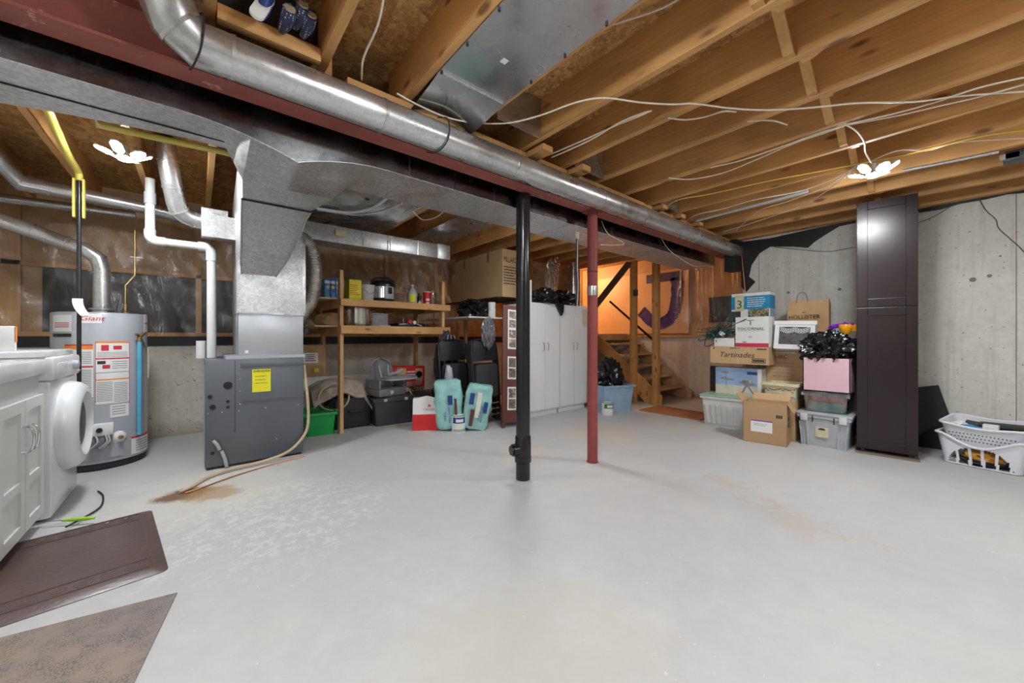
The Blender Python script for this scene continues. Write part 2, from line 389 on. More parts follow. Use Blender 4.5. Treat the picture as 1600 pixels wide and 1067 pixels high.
def tag(o, label, cat=None, group=None, kind=None):
    o['label'] = label
    if cat: o['category'] = cat
    if group: o['group'] = group
    if kind: o['kind'] = kind
    return o
def thing(name, label, cat, loc=(0, 0, 0), rz=0, group=None, tilt=None):
    o = bpy.data.objects.new(name, None); C.objects.link(o); o.location = loc; o.empty_display_size = .05
    o.rotation_euler = (tilt or 0, 0, R(rz)); return tag(o, label, cat, group)
def struct(name, mb, mat, parent=None, smooth=0):
    o = mb.build(name, mat, parent, smooth, loc=0)
    if parent is None: o['kind'] = 'structure'
    return o
def bx(*a, **k): return MB().box(*a, **k)
def dup(root, loc, rz=None, label=None, group=None):
    def cp(o, par):
        c = o.copy(); C.objects.link(c)
        if par is not None: c.parent = par
        for ch in list(o.children): cp(ch, c)
        return c
    r = cp(root, None); r.location = loc
    if rz is not None: r.rotation_euler.z = R(rz)
    if label: r['label'] = label
    if group: r['group'] = group
    return r
def text(body, size, x, z, parent, mat, y=-.002, name='lettering', squash=1.0, M=None, it=0, rot=0):
    cu = bpy.data.curves.new('t', 'FONT'); cu.body = body; cu.size = size; cu.align_x = 'CENTER'; cu.align_y = 'CENTER'; cu.shear = it; cu.extrude = .0006; cu.resolution_u = 2
    ob = bpy.data.objects.new('t', cu); C.objects.link(ob); dg = bpy.context.evaluated_depsgraph_get(); dg.update()
    me = bpy.data.meshes.new_from_object(ob.evaluated_get(dg)); bpy.data.objects.remove(ob); bpy.data.curves.remove(cu)
    T = Matrix.Translation((x, y, z)) @ Matrix.Rotation(R(rot), 4, 'Y') @ Matrix.Rotation(R(90), 4, 'X') @ Matrix.Diagonal((squash, 1, 1, 1))
    if M is not None: T = M @ T
    me.transform(T); me.materials.clear(); me.materials.append(mat)
    o = bpy.data.objects.new(name, me); C.objects.link(o); o.parent = parent; return o
def lines(x0, x1, z0, z1, n, y=-.0015, fill=.42, rag=.25, seed=1):
    "rows of small print as thin bars"
    mb = MB(); rd = random.Random(seed); h = (z1 - z0) / n
    for k in range(n):
        a = x0; e = x1 - rd.random() * rag * (x1 - x0); zc = z0 + (k + .5) * h
        while a < e:
            l = (x1 - x0) * (.06 + .14 * rd.random()); mb.box(a, min(a + l, e), y, y + .001, zc - h * fill / 2, zc + h * fill / 2); a += l + (x1 - x0) * .025
    return mb
ORD = ['first', 'second', 'third', 'fourth', 'fifth', 'sixth', 'seventh', 'eighth', 'ninth', 'tenth', 'eleventh', 'twelfth', 'thirteenth', 'fourteenth', 'fifteenth', 'sixteenth', 'seventeenth', 'eighteenth']

# ================================================================= SETTING
struct('floor', bx(-1.75, 6.75, -3.15, 5.6, -.12, 0), M_floor)
struct('ceiling', bx(-1.75, 6.75, -3.15, 5.6, 2.535, 2.56), M_osb)
wr = struct('wall_right', bx(5.4, 5.6, -3.15, 1.8, 0, 2.3), M_conR)
struct('wall_recess', bx(5.6, 6.6, 1.65, 1.8, 0, 2.535), M_conB)
ws = struct('wall_stairs', bx(6.6, 6.75, 1.8, 5.6, 0, 1.05), M_conB)
wb = struct('wall_back', bx(-1.75, 6.6, 5.38, 5.6, 0, .96), M_conB)
struct('wall_left', bx(-1.75, -1.6, -3.15, 5.38, 0, 2.535), M_conR)
struct('wall_front', bx(-1.6, 5.4, -3.15, -3.0, 0, 2.535), M_conR)
struct('insulation', bx(-1.6, 6.6, 5.44, 5.58, .96, 2.535), M_insul, wb)
struct('sill_plate', bx(-1.6, 6.6, 5.36, 5.44, 1.06, 1.10), M_woodX, wb)
struct('black_poly_strip', bx(-1.6, 6.6, 5.37, 5.44, .96, 1.06), M_black, wb)
struct('insulation', bx(6.62, 6.74, 1.8, 5.5, 1.05, 2.535), M_insulO, ws)
struct('black_poly_panel', bx(-1.10, .62, 5.425, 5.44, 1.10, 1.70), M_black, wb)
struct('black_poly_panel', bx(6.60, 6.62, 1.95, 2.72, 1.30, 1.72), M_black, ws)
struct('sill_plate', bx(6.56, 6.62, 1.8, 5.4, 1.05, 1.09), M_woodY, ws)
for i, x in enumerate((-1.36, -.02, .80, 1.5, 2.1, 2.9)):
    struct('stud', bx(x, x + .05 if i else x + .14, 5.40, 5.44, 1.10, 2.30), M_woodZ, wb)
struct('header', bx(-1.6, 6.6, 5.40, 5.44, 1.70, 1.74), M_woodX, wb)
# form-tie holes and a panel joint in the poured wall
for (px, py, r) in ((1232, 457, .014), (1312, 452, .015), (1520, 437, .019), (1546, 431, .014), (1563, 400, .007)):
    p = on_x(px, py, 5.4); struct('tie_hole', MB().lathe([(r * 1.1, -.0015), (r, 0), (r * .5, .002)], (5.3985, p.y, p.z), 14, 'x'), M_dtrim, wr)
for px in (1588, 1186):
    p = on_x(px, 500, 5.4); struct('joint_line', bx(5.397, 5.4, p.y - .002, p.y + .002, 0, 2.28), M_dtrim, wr)
# rim of the poured wall: plate and black membrane tucked behind it
struct('trim_1', bx(5.36, 5.6, -3.15, 1.8, 2.300, 2.338), M_woodY)
def outline_x(px_pts, X, th, name, mat, label, cat):
    P_ = [on_x(a, b, X) for a, b in px_pts]; mb = MB().prism([(p.y, p.z) for p in P_], 'x', X, X + th)
    return tag(mb.build(name, mat), label, cat)
outline_x([(1158, 378), (1204, 372), (1262, 359), (1337, 344), (1337, 348), (1312, 353), (1290, 366), (1272, 378), (1262, 387), (1240, 385), (1203, 385), (1186, 396), (1174, 414), (1170, 432), (1180, 440), (1166, 456), (1158, 448)],
          5.375, .012, 'poly_sheet', M_black, 'torn black plastic sheet at the concrete wall top left of the dark cabinet', 'plastic sheet')
outline_x([(1434, 327), (1500, 314), (1600, 293), (1640, 285), (1640, 292), (1600, 301), (1575, 303), (1540, 311), (1500, 318), (1470, 327), (1436, 332)],
          5.375, .012, 'poly_sheet', M_black, 'thin black plastic strip along the wall top right of the dark cabinet', 'plastic sheet')

# --------------------------------------------------------------- joists
k = 0
xs = [.054 + .4064 * i for i in range(-4, 14)]
j0 = None
for i, x in enumerate(xs):
    o = MB().box(x - .038, x, -3.0, 2.08, 2.30, 2.535, bev=.002).build('ceiling_joist', M_woodY, smooth=0)
    if i < 10: lab = 'pine ceiling joist in front of the steel beam, %s from the left wall' % ORD[i]
    else: lab = 'pine ceiling joist in front of the steel beam, %s from the right wall' % ORD[len(xs) - 1 - i]
    tag(o, lab, 'joist', 'joists in front of the steel beam')
xb = [x + .040 for x in xs if x + .04 < 5.4]
for i, x in enumerate(xb):
    o = MB().box(x - .038, x, 1.96, 5.38, 2.30, 2.535, bev=.002).build('ceiling_joist', M_woodY, smooth=0)
    tag(o, 'pine ceiling joist behind the steel beam, %s from the %s end' % (ORD[i] if i < 9 else ORD[len(xb) - 1 - i], 'left' if i < 9 else 'right'), 'joist', 'joists behind the steel beam')
# cross bridging between the joists
BY = .47
for i in range(4, len(xs) - 1):
    a, b = xs[i], xs[i + 1] - .038
    if .8 < a < 1.1: continue
    t = thing('joist_bridging', 'crossed wood bridging between joists, %s pair from the left' % ORD[i - 4], 'bridging', ((a + b) / 2, BY, 2.30), 0, 'crossed wood bridging in the ceiling')
    for s_, y in ((1, -.045), (-1, .0)):
        x0, x1 = (a, b) if s_ > 0 else (b, a); h = .018; vx = .036 * (1 if s_ > 0 else -1)
        MB().prism([(x0, 2.305), (x0 + vx, 2.305), (x1, 2.53), (x1 - vx, 2.53)], 'y', BY + y, BY + y + .04).build('strut', M_woodX, t, 0, world=True)
# nailer strip along the beam, and end blocks
tag(bx(.55, 5.36, 1.885, 1.935, 2.262, 2.30).build('nailer_strip', M_woodX), 'long pine strip nailed under the joist ends along the round duct', 'wood strip')
tag(bx(.056, .420, 1.825, 1.865, 2.275, 2.335, bev=.002).build('wood_cleat', M_woodX), 'short pine cleat between two joists holding the shoes', 'wood block')
for i, (x, y, l) in enumerate(((1.70, 1.72, .16), (2.12, 1.74, .14), (3.33, 1.78, .2), (3.73, 1.8, .2), (4.14, 1.8, .18))):
    tag(bx(x, x + .09, y, y + l, 2.262, 2.30).build('wood_block', M_woodX), 'short pine offcut under a joist beside the round duct, %s from the left' % ORD[i], 'wood block', 'pine offcuts under the joists')
# sheet metal panning
t = thing('joist_panning', 'shiny sheet metal panel closing the joist bay above the round duct', 'duct panel', (1.06, 0, 2.29))
MB().grid(lambda u, v: (.865 + .385 * v, -3 + 4.55 * u, 2.294 + .004 * math.sin(u * 31) * math.sin(v * 3.1)), 60, 6, .0015).build('panel', M_pan, t, 60, world=True)
MB().grid(lambda u, v: (.865 + .385 * v, 1.55 + .36 * u, 2.296 - .035 * math.sin(u * 1.57) + .03 * math.sin(v * 3.1) * u), 10, 8, .0015).build('boot', M_pan, t, 60, world=True)
m_ = MB()
for y in [-.2 + .22 * q for q in range(9)]:
    for x in (.875, 1.243): m_.lathe([(.006, 2.286), (.006, 2.293)], (x, y, 0), 8)
m_.build('screw', M_blkm, t, 0, world=True)
bx(1.04, 1.07, 1.30, 1.33, 2.290, 2.2925).build('sticker', M_paper, t, 0, world=True)
bx(.88, 1.24, 1.55, 1.553, 2.280, 2.294).build('fold', M_galv, t, 0, world=True)
for i, (x0, x1) in enumerate(((1.30, 1.64), (2.11, 2.44), (3.33, 3.66))):
    tag(bx(x0, x1, 1.80 - (.12 if i == 0 else 0), 1.80 - (.12 if i == 0 else 0) + .004, 2.29, 2.53).build('duct_blocking', M_pan), 'upright sheet metal plate closing a joist bay beside the round duct, %s from the left' % ORD[i], 'metal plate', 'metal plates in the joist bays')
for i, (x0, x1, y1) in enumerate(((.66, 1.66, 4.08), (2.04, 2.50, 4.08))):
    t = thing('joist_panning', ['wide sheet metal panel under the rear joists right of the furnace plenum', 'narrow sheet metal panel under the rear joists left of the large cardboard box'][i], 'duct panel', (x0, 3, 2.29), 0)
    bx(x0, x1, 2.60, y1 + .5, 2.285, 2.297).build('panel', M_pan, t, 0, world=True)
    MB().lathe([(.02, 2.280), (.02, 2.286)], ((x0 + x1) / 2, 3.4, 0), 12).build('knockout', M_blkm, t, 0, world=True)

# --------------------------------------------------------------- steel beam, posts
t = thing('steel_beam', 'long rusty red steel I-beam crossing under the ceiling joists', 'beam', (1.9, 2.0, 2.11))
bx(-1.6, 5.44, 1.940, 2.060, 2.110, 2.121).build('flange', M_beam, t, 0, world=True)
bx(-1.6, 5.44, 1.940, 2.060, 2.288, 2.299).build('flange', M_beam, t, 0, world=True)
bx(-1.6, 5.44, 1.996, 2.004, 2.121, 2.288).build('web', M_beam, t, 0, world=True)
t = thing('support_post', 'round dark red steel post under the beam', 'post', (2.55, 1.99, 0))
MB().lathe([(.043, .004), (.043, 2.10)], seg=32).build('shaft', M_post, t)
bx(-.06, .06, -.055, .065, 2.10, 2.1095).build('top_plate', M_post, t); 
MB().lathe([(.05, 0), (.05, .004)], seg=24).build('base_plate', M_post, t)
MB().lathe([(.0440, 1.40), (.0445, 1.405), (.0445, 1.475), (.044, 1.48)], seg=32, cap=False).build('duct_tape', M_pipe, t)
MB().tube([(.044 * math.cos(q), .044 * math.sin(q), 1.60) for q in [6.283 * i / 24 for i in range(25)]], .0025, 6).build('wire_tie', M_blkm, t)
t = thing('drain_pipe', 'black plastic vertical drain pipe standing left of the red post', 'pipe', (1.85, 2.083, 0))
MB().lathe([(.0515, .0), (.0515, 2.06)], seg=36).build('pipe', M_abs, t)
MB().lathe([(.0555, 2.03), (.0555, 2.10), (.045, 2.105)], seg=32).build('top_coupling', M_abs, t)
MB().lathe([(.057, .125), (.062, .13), (.062, .170), (.060, .172), (.060, .275), (.058, .28), (.058, .315), (.055, .32)], seg=36).build('tee_fitting', M_abs, t)
mm = MB(); d = Vector((-.75, .2, 0)).normalized(); mm.tube([d * .03 + Vector((0, 0, .222)), d * .085 + Vector((0, 0, .222))], .045, 24)
mm.tube([d * .085 + Vector((0, 0, .222)), d * .10 + Vector((0, 0, .222))], .035, 24); mm.build('cleanout_plug', M_abs, t)
MB().lathe([(.0525, 0), (.0525, .12)], seg=36, cap=False).build('collar', M_abs, t)
# grey electrical conduit beside the red post
t = thing('cable_riser', 'grey conduit with beige cap hanging just left of the red post', 'conduit', (2.62, 2.22, 1.3))
mm = MB(); mm.cyl((2.60, 2.20, 1.35), (2.60, 2.20, 1.93), .011, 12).build('conduit', M_dgrey, t, world=True)
MB().cyl((2.60, 2.20, 1.93), (2.60, 2.20, 1.99), .019, 12).build('cap', M_cable, t, world=True)
MB().tube(sm([(2.585, 2.18, 1.93), (2.57, 2.17, 1.7), (2.58, 2.17, 1.5), (2.56, 2.17, 1.25)]), .004, 6).build('cable', M_pvc, t, world=True)

# --------------------------------------------------------------- round duct
t = thing('round_duct', 'long shiny round duct hung beside the steel beam', 'duct', (2.6, 1.855, 2.07))
PY, PZ, PR = 1.855, 2.158, .078
MB().tube([(.06, PY, PZ), (.9, PY, PZ), (1.9, PY, PZ), (5.36, PY, PZ)], PR, 36).build('pipe', M_pipe, t, world=True)
MB().tube(sm([(.10, PY, PZ), (.0, PY, PZ), (-.06, 1.832, PZ + .035), (-.10, 1.80, PZ + .12), (-.125, 1.79, PZ + .24), (-.13, 1.79, PZ + .36)], 1), PR + .002, 36).build('elbow', M_pipe, t, world=True)
for x in (.10, .70, 1.55, 2.45, 3.05, 4.1): MB().tube([(x, PY, PZ), (x + .012, PY, PZ)], PR + .004, 36).build('seam_ring', M_pipe, t, world=True)
for p_, q_ in ((( -.045, 1.835, PZ + .025), (-.055, 1.832, PZ + .033)), ((-.098, 1.802, PZ + .11), (-.10, 1.80, PZ + .125))):
    MB().tube([p_, q_], PR + .007, 36).build('seam_ring', M_pipe, t, world=True)
for x in (-.005, 1.02):
    MB().tube(sm([(x - .02, 1.95, 2.105), (x - .01, 1.86, 2.073), (x + .01, 1.79, 2.10), (x + .02, 1.768, 2.16), (x + .02, 1.79, 2.24), (x, 1.86, 2.27)]), .0035, 8).build('strap', M_blkm, t, world=True)

# --------------------------------------------------------------- rectangular trunk duct, elbow and plenum
t = thing('trunk_duct', 'long rectangular galvanised trunk duct running behind the steel beam', 'duct', (1.9, 2.33, 2.02))
secs = []
def zb(x):
    if x < -.05: return 2.02
    if x < .386: u = (x + .05) / .436; return 2.02 - .09 * u ** 1.8
    if x < .84: u = (x - .386) / .454; return 1.93 + .09 * (1 - (1 - u) ** 2)
    return 2.02
X_ = [-1.6, -.8, -.45, -.25, -.05, .03, .11, .15, .19, .26, .32, .36, .386, .41, .46, .52, .6, .65, .74, .78, .84, 1.2, 2.0, 3.0, 4.0, 5.38]
def ring(x):
    y1 = 2.58 if x < 1.9 else 2.56
    if x < .13: y1 = 2.42 + max(0, -.1 - x) * .22 if x > -.8 else 2.60
    zf = 1.928 if .18 < x < .66 else 2.02
    return [(x, 2.14, zb(x)), (x, y1, zf), (x, y1, 2.27), (x, 2.14, 2.27)]
mb = MB(); RR = [[mb.bm.verts.new(p) for p in ring(x)] for x in X_]
for a, b in zip(RR, RR[1:]):
    for j in range(4): mb.bm.faces.new((a[j], a[(j + 1) % 4], b[(j + 1) % 4], b[j]))
mb.bm.faces.new(RR[0]); mb.bm.faces.new(RR[-1][::-1]); mb.build('duct', M_galv, t, 30, world=True)
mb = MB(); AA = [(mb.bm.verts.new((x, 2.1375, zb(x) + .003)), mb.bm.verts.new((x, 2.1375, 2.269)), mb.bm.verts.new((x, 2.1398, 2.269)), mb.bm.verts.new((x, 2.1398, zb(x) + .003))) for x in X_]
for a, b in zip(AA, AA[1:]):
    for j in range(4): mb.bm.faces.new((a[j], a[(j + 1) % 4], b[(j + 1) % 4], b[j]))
mb.build('shade_skin', M_duct_shade, t, 30, world=True)  # thin dark skin puts the shade behind the beam into the colour
for x in (-.95, -.35, .98, 1.30, 1.62, 2.0, 2.45, 3.0, 3.55, 4.1, 4.7):
    z = zb(x); mb = MB(); mb.box(x - .003, x + .003, 2.136, 2.555, z - .002, z); mb.build('drive_cleat', M_galv, t, 0, world=True); bx(x - .006, x + .006, 2.1345, 2.1375, z + .004, 2.265).build('side_cleat', M_duct_shade, t, 0, world=True)
bx(-1.6, .1, 2.335, 2.341, 2.015, 2.02).build('seam', M_blkm, t, 0, world=True)
bx(2.09, 2.13, 2.36, 2.50, 2.012, 2.0185).build('label', M_cream, t, 0, world=True)

t = thing('furnace_plenum', 'galvanised plenum with curved boot rising from the furnace to the trunk duct', 'duct', (.48, 3.85, .875))
prof = [(2.578, 1.928, .19, .65), (2.90, 1.925, .215, .60), (3.05, 1.912, .225, .60), (3.20, 1.885, .235, .61), (3.35, 1.845, .245, .61), (3.50, 1.79, .255, .605), (3.63, 1.73, .262, .59), (3.74, 1.67, .27, .565), (3.82, 1.62, .277, .54), (3.86, 1.585, .28, .52)]
top = [(4.3, 1.585, .26, .60), (4.3, 2.20, .24, .66), (2.578, 2.24, .19, .65)]
mb = MB(); A = [mb.bm.verts.new((a[2], a[0], a[1])) for a in prof + top]; B = [mb.bm.verts.new((a[3], a[0], a[1])) for a in prof + top]; n = len(A)
mb.bm.faces.new(A); mb.bm.faces.new(B[::-1])
for i in range(n): mb.bm.faces.new((A[i], B[i], B[(i + 1) % n], A[(i + 1) % n]))
mb.build('curved_boot', M_galv, t, 25, world=True)
mb = MB()
for ks in (2, 3):
    mb.tube([(a[ks] + (.004 if ks == 3 else -.004), a[0], a[1] - .004) for a in prof[1:]], .006, 6)
mb.build('boot_hem', M_pipe, t, world=True)
bx(.21, .61, 2.895, 2.903, 1.915, 1.925).build('seam', M_blkm, t, 0, world=True)
MB().box(.25, .735, 3.865, 4.45, 1.255, 2.15).build('riser', M_galv, t, 0, world=True)
MB().box(.255, .735, 3.84, 4.45, .895, 1.255, bev=.004).build('coil_cabinet', M_case, t, world=True)
MB().box(.17, .745, 3.81, 4.46, .872, .898).build('transition_flange', M_case, t, 0, world=True)
MB().box(.24, .745, 3.832, 3.87, 1.248, 1.262).build('seam', M_pipe, t, 0, world=True)
bx(.245, .25, 3.86, 3.88, .9, 2.15).build('corner_strip', M_pipe, t, 0, world=True)
bx(.735, .76, 3.87, 3.89, 1.27, 1.95).build('corner_strip', M_pipe, t, 0, world=True)
bx(.30, .325, 3.8375, 3.84, .915, .94).build('sticker', M_paper, t, 0, world=True); bx(.50, .58, 3.829, 3.832, 1.247, 1.262).build('sticker', M_paper, t, 0, world=True)
MB().prism([(3.87, 1.86), (4.2, 1.9), (4.2, 2.02), (3.87, 2.04)], 'x', .02, .25).build('side_takeoff', M_galv, t, 0, world=True)

# --------------------------------------------------------------- furnace
t = thing('furnace', 'dark grey steel furnace cabinet below the plenum', 'furnace', (.385, 3.8, 0))
MB().box(-.345, .345, 0, .66, .02, .872, bev=.006).build('cabinet', M_furn, t)
MB().box(-.33, .33, .01, .65, 0, .03).build('base', M_blkm, t)
MB().box(-.349, -.343, .02, .12, .05, .83).build('side_flange', M_case, t)
bx(-.12, .345, -.006, 0, .52, .535).build('front_rib', M_furn, t); bx(-.12, .345, -.006, 0, .80, .84, bev=.002).build('front_rib', M_furn, t)
bx(-.155, -.152, -.001, 0, .27, .86).build('panel_seam', M_blkm, t, 0)
for (px, py, r) in ((356, 602, .030), (328, 620, .016), (332, 636, .020), (356, 627, .012), (356, 636, .012), (332, 708, .014)):
    p = on_y(px, py, 3.8); mm = MB().lathe([(r, -.004), (r, .001)], (p.x - .385, 0, p.z), 20, 'y'); mm.build('knockout', M_blk, t)
mm = MB()
for (px, py) in ((375, 572), (375, 592), (375, 611), (375, 631), (415, 637), (466, 632), (432, 685), (373, 642), (325, 646), (347, 644)):
    p = on_y(px, py, 3.8); mm.lathe([(.0045, -.004), (.0045, .001)], (p.x - .385, 0, p.z), 8, 'y')
mm.build('screw', M_chrome, t)
p0 = on_y(394, 613, 3.8); p1 = on_y(423, 576, 3.8); xa, xb_ = p0.x - .385, p1.x - .385; za, zb_ = p0.z, p1.z
lb = bx(xa, xb_, -.003, -.0008, za, zb_).build('energy_label', M_yel, t, 0); tag(lb, 'bright yellow energy label')
text('ENERGUIDE', .024, (xa + xb_) / 2, zb_ - .016, lb, M_ink, -.004, squash=.92); lines(xa + .02, xb_ - .02, za + .06, zb_ - .045, 3, -.004, .12).build('small_print', M_ink, lb, 0)
for a, b in (((333, 688), (343, 702)), ((346, 704), (354, 728))):
    p, q = on_y(*a, 3.79), on_y(*b, 3.79); MB().tube([(p.x - .385, -.02, p.z), ((p.x + q.x) / 2 - .385 + .004, -.03, (p.z + q.z) / 2 + .006), (q.x - .385, -.025, q.z)], .013, 12).build('drain_spigot', M_lgrey, t)
hz = tag(MB().tube(sm([(.738, 3.83, .80), (.760, 3.79, .50), (.762, 3.78, .28), (.72, 3.77, .16), (.60, 3.74, .06), (.42, 3.70, .025), (.20, 3.66, .02), (.06, 3.58, .014), (-.04, 3.42, .012), (-.10, 3.36, .012)], 6), .012, 10).build('drain_hose', M_tan), 'tan drain hose curling from the furnace side to the stained floor', 'hose')
tag(MB().tube(sm([(.72, 3.70, .007), (.45, 3.62, .006), (.2, 3.50, .006), (.02, 3.38, .006), (-.07, 3.34, .006)], 6), .005, 8).build('copper_line', M_copper), 'thin copper line on the floor beside the tan hose', 'pipe')

# --------------------------------------------------------------- other ducts and pipes behind the trunk
t = thing('branch_duct', 'round duct dropping from the ceiling to the left side of the plenum', 'duct', (-.1, 4.0, 2.0))
pth = [on_y(257, 215, 3.75), on_y(264, 262, 3.8), on_y(272, 300, 3.86), on_y(284, 334, 3.95), on_y(322, 348, 4.02), on_y(362, 354, 4.03)]
MB().tube(sm(pth, 4), .062, 24).build('pipe', M_pipe, t, world=True)
sp_ = sm(pth, 4)
for kk in (3, 7, 11, 14, 17): MB().tube([sp_[kk], sp_[kk] + (sp_[kk + 1] - sp_[kk]).normalized() * .01], .067, 24).build('seam_ring', M_pipe, t, world=True)
p = pth[-1]; MB().box(p.x - .03, .02, p.y - .09, p.y + .09, p.z - .09, p.z + .10, tx=1).build('square_boot', M_galv, t, 0, world=True)
t = thing('branch_duct', 'round duct running along the back wall ceiling above the water heater', 'duct', (-.7, 4.6, 2.15))
q = [on_y(-30, 215, 4.35), on_y(10, 262, 4.5), on_y(32, 285, 4.6), on_y(120, 303, 4.62), on_y(225, 324, 4.64), on_y(300, 343, 4.66)]
MB().tube(q[:2] + [q[2]] + q[3:], .052, 22).build('pipe', M_pipe, t, world=True)
for kk in (2, 3, 4): MB().tube([q[kk], q[kk] + Vector((.012, 0, 0))], .056, 22).build('seam_ring', M_pipe, t, world=True)
t = thing('branch_duct', 'thinner round duct just below the duct above the water heater', 'duct', (-.7, 4.95, 2.12))
q = [on_y(-30, 306, 4.95), on_y(100, 322, 4.95), on_y(212, 336, 4.95)]
MB().tube(q, .036, 20).build('pipe', M_pipe, t, world=True); MB().tube([q[1], q[1] + Vector((.012, 0, 0))], .040, 20).build('seam_ring', M_pipe, t, world=True)
t = thing('flexible_duct', 'crinkled foil flexible duct bulging out right of the plenum', 'duct', (.93, 4.3, 1.3))
pp = sm([(.72, 4.12, 2.02), (.80, 4.13, 2.01), (.865, 4.16, 1.93), (.90, 4.17, 1.76), (.895, 4.17, 1.58), (.86, 4.16, 1.42), (.80, 4.14, 1.32), (.73, 4.12, 1.22)], 14)
MB().tube(pp, [.064 + (.006 if i % 2 else -.004) for i in range(len(pp))], 24).build('hose', M_flex, t, world=True)
t = thing('wall_duct', 'low rectangular duct under the joists behind the plywood shelf top', 'duct', (1.6, 4.2, 2.02))
bx(.76, 2.25, 4.10, 4.36, 2.02, 2.19, bev=.003).build('duct', M_galv, t, world=True)
bx(2.25, 2.42, 4.095, 4.37, 2.015, 2.195, bev=.004).build('end_box', M_galv, t, world=True)
for x in (1.1, 1.35, 1.62, 1.65, 1.98, 2.24): bx(x, x + .008, 4.094, 4.10, 2.02, 2.19).build('drive_cleat', M_pipe, t, 0, world=True)
tp = bx(1.07, 1.17, 4.072, 4.10, 2.09, 2.15, bev=.003).build('outlet_box', M_cream, t, world=True)
# white PVC vent
t = thing('vent_pipe', 'white plastic vent pipe stepping down to the furnace', 'pipe', (.09, 4.1, .87))
P1 = [(-.29, 4.1, 2.30), (-.29, 4.1, 1.84), (-.27, 4.1, 1.815), (.06, 4.1, 1.815), (.088, 4.1, 1.79), (.088, 4.1, .875)]
P1 = [Vector(p) for p in P1]
MB().tube([P1[0], P1[1]], .030, 20).build('pipe', M_pvc, t, world=True); MB().tube([P1[2], P1[3]], .030, 20).build('pipe', M_pvc, t, world=True); MB().tube([P1[4], P1[5]], .033, 20).build('pipe', M_pvc, t, world=True)
MB().tube(sm([(-.29, 4.1, 1.90), (-.29, 4.1, 1.85), (-.275, 4.1, 1.825), (-.25, 4.1, 1.815), (-.20, 4.1, 1.815)], 4), .036, 20).build('elbow', M_pvc, t, world=True)
MB().tube(sm([(0, 4.1, 1.815), (.05, 4.1, 1.815), (.078, 4.1, 1.80), (.088, 4.1, 1.77), (.088, 4.1, 1.70)], 4), .038, 20).build('elbow', M_pvc, t, world=True)
MB().cyl((-.29, 4.1, 2.10), (-.29, 4.1, 2.19), .037).build('coupling', M_lgrey, t, world=True)
MB().cyl((.02, 4.15, .872), (.02, 4.15, 1.02), .035).build('second_stub', M_pvc, t, world=True)

# --------------------------------------------------------------- water heater
HX, HY, HR = -.62, 4.62, .275
def hang(px):     # angle on the tank seen at photo column px
    r = (px - 800) / FPX; d = Vector((CA + SA * r, SA - CA * r)); o = Vector((-HX, -HY))
    a = d.dot(d); b = 2 * d.dot(o); c = o.dot(o) - HR * HR; D = max(0, b * b - 4 * a * c); s_ = (-b - math.sqrt(D)) / (2 * a); p = d * s_
    return math.atan2(p.y - HY, p.x - HX), s_
def hz_(px, py): a, s_ = hang(px); return EYE - (py - 527) / FPX * s_
t = thing('water_heater', 'tall grey cylindrical water heater covered in labels', 'water heater', (HX, HY, 0))
MB().lathe([(HR - .02, 0), (HR - .008, .01), (HR - .008, .07)], seg=56).build('base_ring', M_blkm, t)
MB().lathe([(HR - .004, .055), (HR, .06), (HR, 1.235), (HR - .006, 1.245), (HR - .03, 1.25)], seg=64).build('tank', M_heater, t)
def hp(name, px0, px1, py0, py1, mat, th=.0015, par=None, lab=None):
    a0, a1 = hang(px0)[0], hang(px1)[0]; pm = (px0 + px1) / 2
    o = MB().patch(0, 0, HR, a0, a1, hz_(pm, py1), hz_(pm, py0), th).build(name, mat, par or t)
    return o
lb = hp('warning_label', 149, 202, 534, 630, M_paper)
for y0, y1, m in ((533, 536, M_orange), (559, 561, M_redink), (581, 582, M_grayink), (591.5, 593.5, M_orange)): hp('label_stripe', 149, 202, y0, y1, m, .0022, lb)
for px in (149.4, 201.6): hp('label_border', px - .4, px + .4, 534, 630, M_redink, .0022, lb)
for a, b, c_, d_, m in ((158, 170, 539, 548, M_redink), (177, 190, 540, 546, M_redink), (152, 165, 564, 569, M_ink), (160, 172, 570, 576, M_redink)): hp('pictogram', a, b, c_, d_, m, .002, lb)
for i in range(4): hp('small_print', 152, 199, 550 + i * 2.2, 550.8 + i * 2.2, M_grayink, .002, lb)
for i in range(12):
    hp('small_print', 151, 176, 597 + i * 2.6, 598 + i * 2.6, M_grayink, .002, lb); hp('small_print', 178, 199, 597 + i * 2.6, 598 + i * 2.6, M_grayink, .002, lb)
for i in range(4): hp('small_print', 175, 199, 564 + i * 3.4, 565 + i * 3.4, M_grayink, .002, lb)
lb = hp('instruction_label', 100, 146, 538, 626, M_paper)
for y0, y1, m in ((538, 540, M_redink), (540, 546, M_orange), (572, 574.5, M_redink), (622, 624.5, M_redink)): hp('label_stripe', 101, 145.6, y0, y1, m, .0022, lb)
for i in range(16): hp('small_print', 126, 143, 578 + i * 2.6, 579 + i * 2.6, M_grayink, .002, lb)
for i in range(7): hp('small_print', 126, 143, 550 + i * 2.8, 551 + i * 2.8, M_grayink, .002, lb)
lg = hp('brand_label', 119, 159, 490, 505, M_paper)
A_ = (hang(131)[0] + hang(156)[0]) / 2; zz = hz_(139, 497.5)
def on_tank(ob, A_, zz):
    for v in ob.data.vertices:
        a = A_ + v.co.x / HR; rr = HR + .0042 - v.co.y; v.co = Vector((rr * math.cos(a), rr * math.sin(a), v.co.z + zz))
tx = text('Giant', .052, 0, 0, lg, M_redink, 0, it=.25, squash=1.15); on_tank(tx, A_, zz)
lb = hp('spec_label', 83, 112, 492, 518, M_paper)
for i in range(3): hp('small_print', 86, 108, 504 + i * 3, 505.3 + i * 3, M_redink, .002, lb)
hp('label_stripe', 83.5, 111.5, 521, 526, M_blk, .002, lb)
